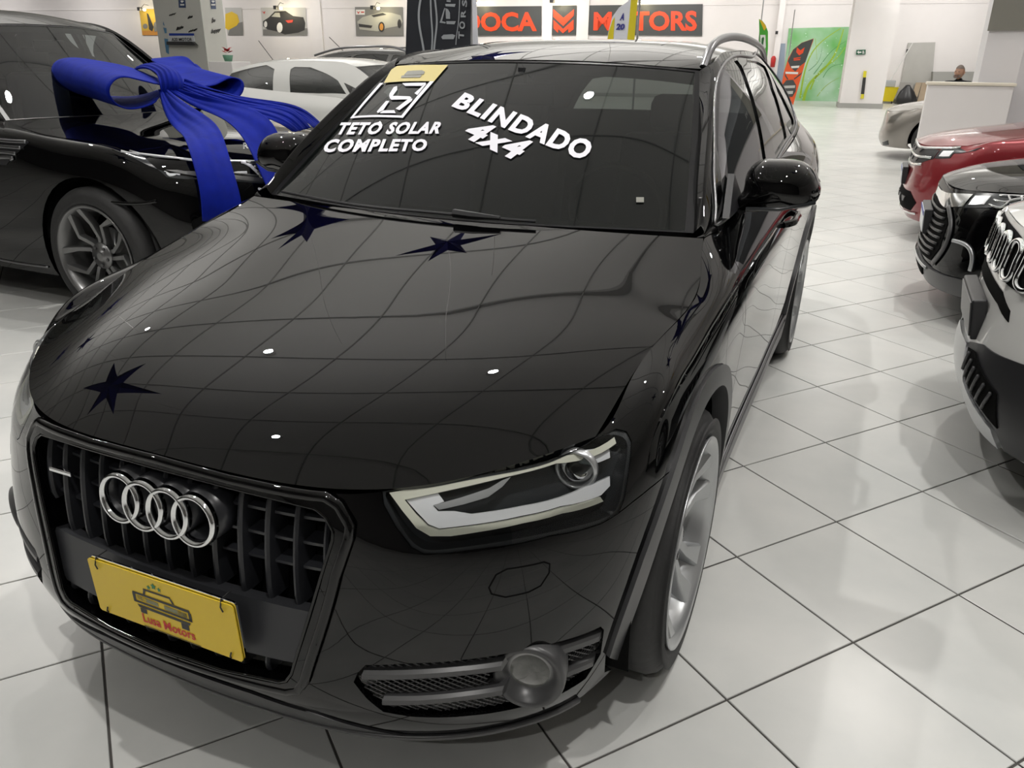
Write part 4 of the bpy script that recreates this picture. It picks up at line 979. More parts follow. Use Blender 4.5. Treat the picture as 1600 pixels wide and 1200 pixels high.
def tail(name, L, Rr, folds=5, amp=.012, n=60, m=34):
    A = cubic([W_(*q) for q in L], n); B = cubic([W_(*q) for q in Rr], n); V = []
    for i in range(n):
        t = i/(n-1); a = amp*(1.3-t)
        for k in range(m): s_ = k/(m-1); p = A[i]*(1-s_)+B[i]*s_; f = a*math.sin(s_*math.pi*folds+t*4)+a*.5*math.sin(s_*math.pi*2.3*folds+1-t*5); V.append((p[0]+f*.6, p[1]-f*.6, p[2]+f*.5))
    F = [(i*m+k, i*m+k+1, (i+1)*m+k+1, (i+1)*m+k) for i in range(n-1) for k in range(m-1)]
    o = add(name, mesh(name, local(V), F, True), M['blue_velvet'], bow); o.modifiers.new('thickness', 'SOLIDIFY').thickness = .006
tail('ribbon_tail', [(249, 142, 2.86), (258, 175, 2.72), (283, 210, 2.38), (300, 250, 2.14), (312, 300, 2.09), (316, 345, 2.09)], [(262, 142, 2.86), (300, 168, 2.7), (338, 195, 2.55), (354, 230, 2.40), (368, 280, 2.30), (377, 320, 2.28), (378, 345, 2.28)], 3, .010)
tail('ribbon_tail', [(262, 140, 2.86), (300, 165, 2.85), (350, 188, 2.8), (385, 225, 2.72), (402, 260, 2.68), (418, 296, 2.68)], [(272, 138, 2.9), (320, 152, 2.9), (380, 168, 2.95), (420, 188, 3.0), (438, 220, 3.02), (452, 262, 3.03)], 2, .008)
tail('ribbon_tail', [(272, 135, 2.95), (330, 158, 3.05), (395, 178, 3.2), (440, 195, 3.35), (458, 207, 3.45)], [(285, 130, 3.0), (340, 146, 3.2), (410, 162, 3.4), (460, 175, 3.55), (485, 200, 3.65)], 6, .010)
tail('ribbon_tail', [(284, 132, 3.05), (345, 145, 3.25), (420, 168, 3.5), (465, 182, 3.65), (490, 200, 3.7)], [(290, 122, 3.1), (355, 148, 3.35), (430, 160, 3.6), (475, 172, 3.75), (504, 196, 3.85)], 4, .008)

# --- white saloon behind the bow
LOW = mk(.97, .97, [0, .2, .765, 1.033, 1.12, 1.556], [0, .18, .68, .93, 1.05, 1.47])
c = simple_car('car', 'white saloon parked behind the blue bow, side windows showing', (-3.15, 8.62, 0), R(90), M['white_paint'], LOW, (.85, 3.35), .32, .32, .21, gl='windscreen', sgl='side_glass', seats=True, mx=-1, wins=([(454, 145), (454, 108), (460, 104.5), (485, 105), (510, 115), (528, 126), (541, 147), (500, 146)], [(337, 143), (332, 112), (345, 104), (416, 101.5), (429, 108), (428, 144), (384, 144)], [(547, 147), (537, 129), (562, 141), (557, 148)]))
d = c
G = c.green
# --- grey wagon beyond it and dark car far left
c = simple_car('car', 'grey wagon with roof rails, roof showing above the white saloon', (-3.9, 11.5, 0), R(90), M['grey_paint'], mk(1.0, 1.0, [0, 1.556], [0, 1.62]), (.85, 3.45), .33, .33, .22, trim='satin')
for x in (-.60, .60):
    mb = MB(); P = cubic([(x, 2.0, 1.54), (x, 2.2, 1.61), (x, 2.8, 1.64), (x*.98, 3.4, 1.61), (x*.97, 3.9, 1.50)], 24); mb.tube([tuple(p) for p in P], .018, 8); mb.build('roof_rail', M['satin'], c.root, True)
mb = MB(); mb.tube([(0, 3.7, 1.56), (0, 4.0, 1.80)], .006, 6); mb.build('aerial', M['plastic'], c.root)
mb = MB(); mb.tube([(0, 3.6, 1.40), (0, 3.85, 1.68)], .005, 6); mb.build('aerial', M['plastic'], d.root)
simple_car('car', 'dark grey car at the back, seen between the left SUV and the lettered column', (-8.6, 8.62, 0), R(90), M['grey_paint'], mk(1, 1, [0, 1.556], [0, 1.42]), (.85, 3.4), .32, .32, .21)
simple_car('car', 'dark estate roof just behind the white saloon, thin aerials above it', (-8.6, 16.4, 0), R(90), M['black_paint'], LOW, (.85, 3.35), .32, .32, .21)

# --- right-hand row: helpers working in each car's own frame
def fpan(c, pts, name, m, off=.004, e=.01, side=(), parent=None, both=False, step=.03):
    """piece of the front end from (x, z) points seen from ahead, then (y, z) points on its left flank"""
    uv = c.front(c.skin, pts); sd = c.side(c.skin, side)
    if side: k = [i for i, p in enumerate(pts) if p == max(pts)][0]
    if side: j = side_at.get(name, len(pts)//2); uv = uv[:j]+sd+uv[j:]
    o = add(name, panel(c.skin, uv, [], step, off=off, edge=e), M[m], parent or c.root)
    if both: c.mirror(o)
    return o
side_at = {}
def fbead(c, pts, name, m, w=.012, off=.004, n=24, parent=None, closed=False, th=.006):
    return add(name, c.rib(c.skin, np.array(c.front(c.skin, pts)), w, off, th, closed, n), M[m], parent or c.root)
def plate_box(c, cx, y, z, w, h, tilt, holder, face, border=None):
    mt = Matrix.Translation((cx, y, z)) @ Matrix.Rotation(tilt, 4, 'X'); r = c.part('licence_plate', mesh('plate', [], []), M[face])
    mb = MB(); mb.box((-w/2-.012, 0, -h/2-.012), (w/2+.012, .05, h/2+.012), .006, mt); mb.build('plate_holder', M[holder], r)
    mb = MB(); mb.box((-w/2, -.006, -h/2), (w/2, .0, h/2), .002, mt); mb.build('plate_sheet', M[face], r)
    if border: mb = MB(); mb.box((-w/2, -.008, h/2-.028), (w/2, -.0055, h/2), 0, mt); mb.build('plate_band', M[border], r)
M['plate_white'] = mat('white plate', (.62, .64, .66), .4); M['plate_blue'] = mat('blue print', (.02, .05, .32), .5)
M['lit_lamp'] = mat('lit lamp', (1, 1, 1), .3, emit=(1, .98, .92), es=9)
# --- white SUV with chrome slots
c = simple_car('car', 'white SUV at the right edge with chrome grille slots and black plate holder', (1.64, 2.58, 0), R(-90), M['white_paint'],
    mk(1.0, 1.0, [0, .2, .765, 1.033, 1.12, 1.556], [0, .22, .95, 1.10, 1.18, 1.62]), (.83, 3.45), .35, .35, .24, cladding='plastic')
gr = fpan(c, [(-.50, .915), (0, .925), (.50, .915), (.60, .895), (.56, .785), (.48, .765), (0, .760), (-.48, .765), (-.56, .785), (-.60, .895)], 'grille', 'void', .004, .012)
for i in range(7):
    x = -.45+.15*i; w = .048; fbead(c, [(x-w, .79), (x-w, .84), (x-w, .885), (x-w*.6, .902), (x+w*.6, .902), (x+w, .885), (x+w, .84), (x+w, .79), (x+w*.6, .777), (x-w*.6, .777)], 'grille_slot', 'chrome', .020, .016, 44, gr, True, .012)
fpan(c, [(-.42, .685), (-.30, .725), (0, .735), (.30, .725), (.42, .69), (.44, .655), (.30, .680), (0, .688), (-.30, .68), (-.44, .655)], 'upper_slot', 'void', .004, .008)
fpan(c, [(-.17, .48), (.17, .48), (.25, .355), (.50, .285), (.52, .225), (-.52, .225), (-.50, .285), (-.25, .355)], 'skid_trim', 'alloy', .016, .03)
lc = fpan(c, [(.17, .49), (.32, .53), (.60, .56), (.80, .50), (.80, .26), (.54, .225), (.52, .29), (.26, .36)], 'lower_cladding', 'plastic', .008, .02, both=True)
li = fpan(c, [(.20, .475), (.30, .49), (.52, .42), (.54, .305), (.28, .37)], 'lower_grille', 'void', .013, .01)
for k in range(6): fbead(c, [(.23+k*.045, .40-k*.012), (.26+k*.048, .475-k*.012)], 'intake_bar', 'plastic_grey', .012, .020, 4, li)
plate_box(c, 0, -.045, .585, .40, .13, R(8), 'plastic', 'plastic_grey')
side_at['headlight'] = 2
h_ = fpan(c, [(.60, .92), (.76, .955), (.74, .84), (.60, .80)], 'headlight', 'lampblack', .004, .01, [(.34, .97), (.50, .985), (.48, .92), (.32, .86)])
# --- black car with a chrome bar
c = simple_car('car', 'black car at right with a bright headlight, between the white SUV and the red car', (1.55, 4.92, 0), R(-90), M['black_paint'],
    mk(.95, .97, [0, .2, .765, 1.033, 1.12, 1.556], [0, .20, .80, 1.0, 1.09, 1.52]), (.80, 3.35), .33, .33, .22)
fpan(c, [(-.38, .79), (0, .795), (.38, .79), (.50, .80), (.42, .765), (.18, .748), (-.18, .748), (-.42, .765)], 'upper_grille', 'plastic', .004, .01)
cb = fpan(c, [(-.56, .78), (-.42, .762), (-.18, .745), (.18, .745), (.42, .762), (.56, .78), (.56, .71), (.40, .675), (.13, .70), (-.13, .70), (-.40, .675), (-.56, .71)], 'chrome_bar', 'chrome', .010, .015)
h_ = fpan(c, [(.57, .79), (.70, .815), (.70, .735), (.57, .705)], 'headlight', 'lampblack', .006, .01, [(.30, .845), (.50, .872), (.62, .875), (.48, .80), (.30, .755)])
fpan(c, [(.585, .775), (.66, .79), (.67, .745), (.59, .725)], 'lamp_reflector', 'reflector', .012, .01, parent=h_)
fpan(c, [(.60, .765), (.635, .77), (.64, .742), (.605, .735)], 'lit_bulb', 'lit_lamp', .020, .006, parent=h_, step=.01)
for k in range(3): add('lamp_fin', c.rib(c.skin, np.array(c.front(c.skin, [(.69, .80-k*.025), (.75, .81-k*.027)])+c.side(c.skin, [(.32, .825-k*.025), (.44, .845-k*.022)])), .012, .012, .006, False, 16), M['chrome'], h_)
gr = fpan(c, [(-.40, .67), (-.13, .692), (.13, .692), (.40, .67), (.50, .60), (.51, .45), (.44, .36), (-.44, .36), (-.51, .45), (-.50, .60)], 'grille', 'void', .004, .012)
for k in range(8): z = .655-k*.037; w = .42+.07*math.sin(math.pi*(k+.5)/8); fbead(c, [(-w, z), (-w/2, z-.006), (0, z-.008), (w/2, z-.006), (w, z)], 'grille_bar', 'plastic', .016, .013, 30, gr, th=.006)
fbead(c, [(.44, .685), (.54, .60), (.56, .47), (.48, .35)], 'grille_surround', 'plastic_grey', .03, .012)
fpan(c, [(-.74, .32), (0, .335), (.74, .32), (.74, .215), (0, .205), (-.74, .215)], 'lower_bumper', 'plastic_grey', .012, .03)
fpan(c, [(-.36, .305), (.36, .305), (.30, .245), (-.30, .245)], 'lower_slot', 'void', .020, .01)
fbead(c, [(-.42, .31), (-.2, .325), (.2, .325), (.42, .31)], 'chrome_lip', 'alloy', .022, .022)
fbead(c, [(.60, .52), (.70, .51), (.73, .46), (.73, .38)], 'fog_trim', 'alloy', .022, .008)
plate_box(c, 0, -.045, .55, .40, .13, R(4), 'plastic', 'plate_white', 'plate_blue')
# --- red SUV
c = simple_car('car', 'dark red car at right, third from the front in the right-hand row', (1.45, 7.55, 0), R(-90), M['red_paint'],
    mk(.97, .98, [0, .2, .765, 1.033, 1.12, 1.556], [0, .18, .82, 1.03, 1.12, 1.58]), (.85, 3.4), .34, .34, .23)
gr = fpan(c, [(-.50, .795), (0, .81), (.50, .795), (.62, .79), (.62, .72), (.46, .655), (0, .635), (-.46, .655), (-.62, .72), (-.62, .79)], 'grille', 'plastic', .004, .01)
for L in ([(-.6, .805), (0, .818), (.6, .805), (.74, .83)], [(-.6, .725), (0, .722), (.6, .725)], [(-.52, .66), (0, .635), (.52, .66)]): fbead(c, L, 'grille_strip', 'chrome', .020, .012, parent=gr)
for x in (-.38, -.2, 0, .2, .38):
    for z in (.765, .685): fpan(c, [(x-.05, z+.015), (x+.05, z+.015), (x+.02, z-.015), (x-.02, z-.015)], 'grille_tooth', 'plastic_grey', .014, .01, parent=gr)
h_ = fpan(c, [(.63, .80), (.74, .825), (.74, .745), (.63, .725)], 'headlight', 'lampblack', .006, .01, [(.30, .865), (.46, .885), (.44, .82), (.30, .785)])
fpan(c, [(.66, .79), (.73, .80), (.73, .755), (.66, .745)], 'lamp_reflector', 'reflector', .010, .01, parent=h_)
lg = fpan(c, [(-.48, .42), (0, .43), (.48, .42), (.60, .34), (.52, .26), (0, .245), (-.52, .26), (-.60, .34)], 'lower_grille', 'void', .004, .01)
for x in (-.36, -.18, 0, .18, .36): fpan(c, [(x-.05, .365), (x+.05, .365), (x+.02, .32), (x-.02, .32)], 'grille_tooth', 'plastic_grey', .012, .01, parent=lg)
fbead(c, [(-.6, .25), (-.3, .232), (0, .228), (.3, .232), (.6, .25)], 'chrome_lip', 'chrome', .018, .014)
plate_box(c, 0, -.045, .52, .40, .13, R(4), 'plastic', 'plate_white', 'plate_blue')
# --- warm silver hatch
c = simple_car('car', 'warm silver hatchback furthest back at right, beside the white counter', (1.15, 14.75, 0), R(-90), M['silver_paint'],
    mk(.96, .97, [0, .2, .765, 1.033, 1.12, 1.556], [0, .18, .74, .98, 1.08, 1.50]), (.80, 3.3), .325, .325, .22)
S, H = c.skin, c.hood
stick(c, S, [(1385, 193), (1390, 184), (1402, 178), (1412, 175), (1404, 184), (1396, 192)], 'headlight', 'lens', .006, .01)
stick(c, S, [(1379, 222), (1388, 219), (1389, 226), (1380, 228)], 'fog_slot', 'lampblack', .006, .01)
#CONT4
# ------------------------------------------------------------------ walls, pillars and what hangs on them
WD = R(7.2); WP0 = Vector((-1.5, 35.6, 0)); WN = Vector((math.sin(WD), -math.cos(WD), 0)); WT = Vector((math.cos(WD), math.sin(WD), 0))
def W3(u, v, d=0.0): return on_plane(u, v, WP0+WN*d, WN)
def tri_obj(name, polys, place, m, parent=None):
    V = []; F = []
    for p in polys:
        v, f = tri(p); b = len(V); V += [tuple(place(*q)) for q in v]; F += [tuple(i+b for i in q) for q in f]
    return add(name, mesh(name, V, F), m, parent)
def text_obj(name, txt, quad, place, m, parent=None, **k):
    Q, F = text_mesh(txt, **k); P = quad_map(Q, quad); return add(name, mesh(name, [tuple(place(*q)) for q in P], F), m, parent)
def slab(name, quad, d0, d1, m, parent=None):
    """a board on the back wall between two distances from it"""
    P = [W3(u, v, d0) for u, v in quad]; mb = MB(); mb.prism(P, WN, d1-d0); return mb.build(name, m, parent)
def wall_box(name, a, b, z0, z1, th, m, kind='structure'):
    a, b = Vector(a), Vector(b); t = (b-a).normalized(); n = Vector((-t.y, t.x, 0)); P = [a, b, b+n*th, a+n*th]
    mb = MB(); mb.prism([(p.x, p.y, z0) for p in P], (0, 0, 1), z1-z0); o = mb.build(name, m); o['kind'] = kind; return o
L0 = WP0+WT*-63; L1 = WP0+WT*14
wall_box('wall_back', L0, L1, -.01, CEIL+.1, .25, M['wall'])
wall_box('baseboard_back', L0+WN*.03, L1+WN*.03, 0, .14, .03, mat('pale grey skirting', (.42, .42, .40), .5))
mb = MB(); a, b = L0+WN*.012, L1+WN*.012; mb.prism([(a.x, a.y, 3.58), (b.x, b.y, 3.58), (b.x, b.y, 3.62), (a.x, a.y, 3.62)], WN, .02); o = mb.build('trim_1', M['wall']); o['kind'] = 'structure'
wall_box('wall_left', (-62.5, 28, 0), (-62.5, -6.8, 0), -.01, CEIL+.1, -.2, M['wall'])
wall_box('wall_right', (9.5, -6.8, 0), (9.5, 37.5, 0), -.01, CEIL+.1, -.2, M['wall'])
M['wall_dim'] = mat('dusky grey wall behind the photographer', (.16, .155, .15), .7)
wall_box('wall_front', (-63, -6.8, 0), (9.5, -6.8, 0), -.01, CEIL+.1, -.2, M['wall_dim'])
# pilasters of the back wall
for i, (u0, u1, d) in enumerate(((492, 508, .12), (847, 862, .12), (900, 918, .12), (1208, 1217, .5))):
    a = W3(u0, 90, 0); b = W3(u1, 90, 0); wall_box('trim_%d' % (i+2), (a.x, a.y, 0)+WN*0 if False else Vector((a.x, a.y, 0))+WN*d, Vector((b.x, b.y, 0))+WN*d, 0, CEIL, d, M['wall'])
# posters
PC = dict(y=mat('warm yellow print', (.60, .40, .05), .5), o=mat('orange sand print', (.55, .25, .05), .5), g=mat('mid grey print', (.20, .20, .19), .5), lg=mat('light grey print', (.50, .50, .48), .5),
          d=mat('dark print', (.035, .035, .035), .5), s=mat('silver car print', (.42, .42, .37), .5), r=mat('red print light', (.55, .06, .04), .5), w=mat('white print', (.75, .75, .72), .5), yy=mat('yellow car print', (.75, .50, .02), .5))
M['sign_dark'] = mat('charcoal sign board', (.055, .06, .06), .5); M['sign_orange'] = mat('orange red sign letters', (.80, .07, .018), .4)
M['lamp_warm'] = mat('warm picture lamp', (1, .9, .6), .3, emit=(1, .86, .48), es=22)
def poster(quad, label, base, shapes, lampx=None):
    p = slab('poster', quad, .01, .04, PC[base]); tag(p, label, 'poster', 'car posters on the back wall')
    for i, (nm, col, polys) in enumerate(shapes):
        o = tri_obj(nm, polys, lambda x, y, i=i: W3(x, y, .045+.004*i), PC[col], p)
    return p
def cs(cx, cy, r, ry=None, n=14): return [(cx+r*math.cos(2*math.pi*i/n), cy+(ry or r)*math.sin(2*math.pi*i/n)) for i in range(n)]
poster([(218, 14), (256, 14), (256, 55), (223, 55)], 'poster of a yellow open sports car on orange sand, far left', 'y', [('printed_sand', 'o', [[(222, 48), (256, 47), (256, 55), (223, 55)]]), ('printed_door', 'd', [[(229, 20), (232, 22), (240, 42), (238, 49), (233, 46)]]), ('printed_wheel', 'g', [cs(227, 41, 4), cs(243, 42, 3, 8)])])
poster([(352, 12), (378, 12), (380, 55), (356, 55)], 'poster of a yellow car nose on grey, half behind the lettered column', 'lg', [('printed_road', 'g', [[(360, 40), (379, 34), (380, 55), (356, 55)]]), ('printed_car', 'yy', [[(352, 22), (362, 18), (371, 23), (374, 34), (370, 40), (357, 47), (352, 44)]])])
poster([(408, 12), (478, 12), (480, 55.5), (411, 55.5)], 'poster of a black coupe seen from behind, on pale grey', 'lg', [
    ('printed_road', 'g', [[(411, 46), (480, 44), (480, 55), (411, 55)]]), ('printed_car', 'd', [[(411, 33), (420, 27), (429, 18), (446, 17), (458, 25), (474, 27), (477, 36), (476, 47), (466, 51), (445, 54), (436, 50), (418, 46), (411, 41)]]),
    ('printed_glass', 's', [[(424, 26), (430, 20), (437, 20), (438, 27)]]), ('printed_wheel', 'w', [cs(437, 43, 4.5, 8)]), ('printed_wheel', 'w', [cs(415, 38, 2.5, 5)]), ('printed_lamp', 'r', [[(446, 32), (458, 31), (457, 35), (450, 36)]]), ('printed_badge', 'r', [[(409, 17), (412, 19), (415, 17), (413, 22)]])], 445)
poster([(555, 11), (630, 11), (631, 56.5), (557, 56)], 'poster of a silver muscle car on dark grey', 'g', [
    ('printed_badge', 'w', [[(556, 15), (570, 15), (570, 23), (556, 23)]]), ('printed_badge_mark', 'r', [[(557, 17), (560, 19), (563, 17), (560, 22)], [(564, 18), (569, 18), (569, 20), (564, 20)]]),
    ('printed_car', 's', [[(558, 34), (566, 27), (580, 23), (598, 19), (612, 20), (626, 24), (629, 34), (626, 40), (604, 44), (590, 49), (562, 46)]]),
    ('printed_grille', 'd', [[(560, 37), (582, 40), (580, 44), (561, 42)], [(580, 24), (598, 20), (604, 23), (584, 27)]]), ('printed_wheel', 'd', [cs(596, 42, 5, 8), cs(624, 37, 3, 7)]), ('printed_rim', 'o', [cs(596, 42, 3, 5.5)])], 595)
def pic_lamp(u, v, label, lit=True):
    base = W3(u, v, 0); r = empty('picture_lamp', tuple(base), 0, label, 'lamp', 'lamps over the posters and sign boards')
    mb = MB(); mb.tube([(0, 0, .25), WN*.30+Vector((0, 0, .28)), WN*.52+Vector((0, 0, .12))], .012, 6); mb.build('arm', M['plastic'], r)
    mb = MB(); mb.box((-.09, -.09, -.08), (.09, .09, .08), .015, Matrix.Translation(WN*.55+Vector((-.10, 0, .06)))); mb.build('lamp_head', M['plastic'], r)
    V, F = lathe([(.001, -.05), (.05, -.045), (.075, 0), (.05, .045), (.001, .05)], 16, 'z'); V = [Vector(v)+WN*.5+Vector((.16, 0, .02)) for v in V]; add('bulb', mesh('bulb', V, F, True), M['lamp_warm'], r)
    ld = bpy.data.lights.new('picture_light', 'POINT'); ld.energy = 22; ld.color = (1, .86, .55); ld.shadow_soft_size = .08; lo = bpy.data.objects.new('picture_light', ld); lo.location = base+WN*.62+Vector((.16, 0, -.05)); COL.objects.link(lo)
pic_lamp(233, 17, 'black picture lamp over the poster of the open yellow sports car'); pic_lamp(444, 15, 'glowing picture lamp over the black coupe poster'); pic_lamp(594, 15, 'glowing picture lamp over the silver muscle car poster')
pic_lamp(748, 7, 'picture lamp over the sign board ending in OCA'); pic_lamp(871, 5, 'picture lamp over the square emblem board'); pic_lamp(1001, 4, 'picture lamp over the sign board ending in TORS')
# sign boards
s1 = slab('sign_board', [(680, 11), (846, 9.5), (846, 55.5), (680, 56)], .02, .08, M['sign_dark']); tag(s1, 'charcoal sign board with orange letters MOOCA on the back wall', 'sign')
s2 = slab('emblem_board', [(863, 9), (901, 8.5), (901, 54.5), (863, 55)], .02, .08, M['sign_dark']); tag(s2, 'square charcoal board with an orange double chevron emblem', 'sign')
s3 = slab('sign_board', [(919, 8.5), (1098, 6.5), (1097, 56), (919, 54.5)], .02, .08, M['sign_dark']); tag(s3, 'long charcoal sign board with orange letters MOTORS', 'sign')
wp = lambda x, y: W3(x, y, .10)
text_obj('sign_lettering', 'MOOCA', [(690, 49.5), (839, 49), (838, 18.5), (690, 19.5)], wp, M['sign_orange'], s1, bold=.035)
text_obj('sign_lettering', 'MOTORS', [(927, 48), (1089, 48.5), (1089, 16.5), (928, 18.5)], wp, M['sign_orange'], s3, bold=.035)
z2 = lambda L: [(840+x/9.41, y/9.41) for x, y in L]
tri_obj('emblem_mark', [z2([(232, 135), (380, 262), (538, 132), (530, 232), (378, 385), (232, 250)]), z2([(232, 290), (375, 425), (530, 285), (530, 430), (455, 485), (450, 425), (372, 490), (305, 425), (300, 485), (235, 420)])], wp, M['sign_orange'], s2)
# green mural
def mural():
    m = bpy.data.materials.new('green meadow print'); m.use_nodes = True; nt = m.node_tree; b = nt.nodes['Principled BSDF']; b.inputs['Roughness'].default_value = .5
    tc = nt.nodes.new('ShaderNodeTexCoord'); n = nt.nodes.new('ShaderNodeTexNoise'); n.inputs['Scale'].default_value = .7; n.inputs['Detail'].default_value = 3
    r = nt.nodes.new('ShaderNodeValToRGB'); r.color_ramp.elements[0].color = (.12, .42, .09, 1); r.color_ramp.elements[0].position = .35; r.color_ramp.elements[1].color = (.42, .62, .46, 1); r.color_ramp.elements[1].position = .65
    nt.links.new(tc.outputs['Object'], n.inputs['Vector']); nt.links.new(n.outputs[0], r.inputs[0]); nt.links.new(r.outputs[0], b.inputs['Base Color']); return m
zm = lambda L: [(1170+x/7.5, 20+y/7.5) for x, y in L]
mu = slab('meadow_mural', zm([(468, 182), (1180, 165), (1045, 1038), (380, 1038)]), .01, .05, mural()); tag(mu, 'tall green mural of grass stalks and dewdrops on the back wall', 'mural')
M['stalk'] = mat('yellow green stalk print', (.30, .48, .03), .5); M['stalk_dark'] = mat('dark green stalk print', (.05, .22, .06), .5); M['dew'] = mat('pale dewdrop print', (.55, .75, .60), .5)
def stroke(L, w, d, m, name):
    P = cubic(zm(L), 26); T_ = np.gradient(P, axis=0); T_ /= np.linalg.norm(T_, axis=1)[:, None]; N_ = np.stack([-T_[:, 1], T_[:, 0]], 1); ww = np.linspace(w, w*.35, 26)[:, None]/15
    A, B = P+N_*ww, P-N_*ww; V = [tuple(W3(x, y, d)) for x, y in np.vstack([A, B])]; add(name, mesh(name, V, [(i, i+1, 27+i, 26+i) for i in range(25)]), m, mu)
for L, w, m in (([(640, 1030), (700, 850), (860, 680), (1000, 500), (1110, 190)], 34, 'stalk'), ([(600, 1000), (640, 760), (760, 440), (900, 300), (1080, 180)], 22, 'stalk'), ([(720, 900), (860, 660), (1000, 560), (1130, 400)], 18, 'stalk'), ([(760, 720), (850, 600), (980, 440), (1140, 330)], 8, 'stalk_dark'),
                ([(870, 760), (960, 640), (1080, 600), (1150, 590)], 7, 'stalk_dark'), ([(800, 980), (900, 860), (1060, 760)], 8, 'stalk'), ([(700, 680), (820, 560), (860, 400)], 6, 'stalk_dark'), ([(780, 300), (790, 420), (800, 600)], 6, 'stalk')): stroke(L, w, .055, M[m], 'printed_stalk')
random.seed(3); tri_obj('printed_dew', [cs(*zm([(random.uniform(480, 1100), random.uniform(220, 1000))])[0], random.uniform(.35, .9)) for _ in range(46)], lambda x, y: W3(x, y, .06), M['dew'], mu)['kind'] = 'stuff'
# doorway left of the mural
dq = slab('door_1', zm([(345, 360), (430, 360), (395, 900), (330, 1040), (300, 1040)]), .005, .06, mat('blue grey doorway', (.30, .36, .45), .6)); dq['kind'] = 'structure'
# upright pillar with the exit sign
def pillar(name, corner_px, y0, w, dpt, z1, m, lab=None):
    p = on_axis(corner_px[0], corner_px[1], 2, 0.0)
a = on_axis(1312, 168, 2, 0); b = on_axis(1368, 170, 2, 0)
a = Vector((-.36, 30.6, 0)); t = WT; w = 1.38
pl = wall_box('pillar', a, a+t*w, 0, CEIL, 1.0, M['wall'], 'structure'); pl.name = 'trim_9'
mb = MB(); q = [a-t*.03-WN*-.03, a+t*(w+.03)+WN*.03, a+t*(w+.03)-WN*1.03, a-t*.03-WN*1.03]; mb.prism([(p.x, p.y, 0) for p in q], (0, 0, 1), .16); o = mb.build('baseboard_pillar', mat('grey skirting', (.36, .36, .34), .5)); o['kind'] = 'structure'
PP = lambda u, v, d=0.0: on_plane(u, v, a+WN*d, WN)
ex = MB(); ex.prism([PP(u, v, .0) for u, v in ((1338, 78), (1352.5, 77.5), (1352, 85), (1337.5, 85.5))], WN, .04); ex = ex.build('exit_sign', mat('green exit sign', (.01, .10, .05), .4)); tag(ex, 'small green exit sign with a white arrow on the pillar', 'sign')
tri_obj('sign_arrow', [[(1339, 81.5), (1342, 79), (1342, 80.7), (1346, 80.5), (1346, 82.8), (1342, 83), (1342, 84.5)]], lambda x, y: PP(x, y, .045), PC['w'], ex)
tri_obj('sign_figure', [[(1347.5, 79.5), (1350, 79), (1351, 84), (1347.2, 84)]], lambda x, y: PP(x, y, .045), PC['lg'], ex)
M['band_yellow'] = mat('yellow corner guard', (.70, .62, .03), .5); M['band_black'] = mat('black corner guard', (.03, .03, .03), .5)
cg = empty('corner_guard', tuple(PP(1348, 172.)), 0, 'yellow and black corner guard on the pillar with the exit sign', 'guard'); bz = cg.location.copy()
for (v0, v1, m) in ((111, 121, 'band_yellow'), (121, 147, 'band_black'), (147, 154, 'band_yellow')):
    mb = MB(); mb.prism([PP(u, v, .0)-bz for u, v in ((1349.5-(v0-111)*.11, v0), (1354-(v0-111)*.11, v0), (1354-(v1-111)*.11, v1), (1349-(v1-111)*.11, v1))], WN, .05); mb.build('guard_band', M[m], cg)
# grey door, low grey wall beyond the counter
dr = slab('door_2', [(1419, 67), (1461, 66), (1452, 168), (1400, 166)], .01, .09, mat('light grey door', (.46, .455, .43), .5, noise=(3, .08))); dr['kind'] = 'structure'
mb = MB(); P = [W3(u, v, .10) for u, v in ((1416.5, 77), (1419, 76.5), (1418, 82), (1415.5, 82))]; mb.prism(P, WN, .04); mb.build('door_closer', M['plastic'], dr)
pn = slab('trim_8', [(1455, 112), (1530, 112), (1530, 150), (1452, 150)], .02, .5, mat('grey low wall', (.36, .36, .34), .6)); pn['kind'] = 'structure'
def leaning(name, px4, dist, m, label, cat, th=.03, extra=None):
    P = [W3(u, v, dist if v > 150 else .12) for u, v in px4]; mb = MB(); mb.prism(P, WN, th); o = mb.build(name, m); tag(o, label, cat); return o
z3 = lambda L: [(1340+x*.1625, 60+y*.1625) for x, y in L]
leaning('board', z3([(410, 420), (540, 430), (480, 660), (340, 655)]), .7, mat('grey backed board', (.28, .27, .25), .6), 'grey board in a black edge leaning by the door', 'board')
M['mdf'] = mat('light brown board', (.36, .28, .19), .6, noise=(5, .1))
leaning('board', z3([(560, 425), (618, 425), (545, 650), (490, 665)]), .9, M['mdf'], 'narrow brown board leaning on the grey door, left of two', 'board')
leaning('board', z3([(620, 425), (665, 425), (645, 640), (560, 650)]), .8, M['mdf'], 'wider brown board leaning on the grey door, right of two', 'board')
# mop bucket
bp_ = W3(1393, 163, 0); bp_ = W3(1387, 150, .70); bp_.z = 0; bk = empty('mop_bucket', tuple(bp_), 0, 'yellow mop bucket with wringer by the back wall', 'bucket')
mb = MB(); V = []; 
for (z, w_, d_) in ((.08, .22, .18), (.55, .33, .26), (.60, .36, .28)): V += [(-w_, -d_, z), (w_, -d_, z), (w_, d_, z), (-w_, d_, z)]
mb.add(V, [(0, 1, 2, 3)]+[(i+k, (i+1) % 4+k, (i+1) % 4+4+k, i+4+k) for k in (0, 4) for i in range(4)]+[(8, 9, 10, 11)]); mb.build('tub', mat('yellow bucket plastic', (.75, .60, .01), .4), bk)
for sx in (-1, 1):
    V, F = lathe([(.001, -.02), (.05, -.02), (.05, .02), (.001, .02)], 12); add('castor', mesh('castor', [(v[0]+sx*.18, v[1]-.15, v[2]+.05) for v in V], F), M['plastic'], bk)
mb = MB(); mb.box((-.20, -.15, .6), (.2, .15, .85), .03); mb.build('wringer', mat('grey wringer', (.4, .42, .44), .5), bk)
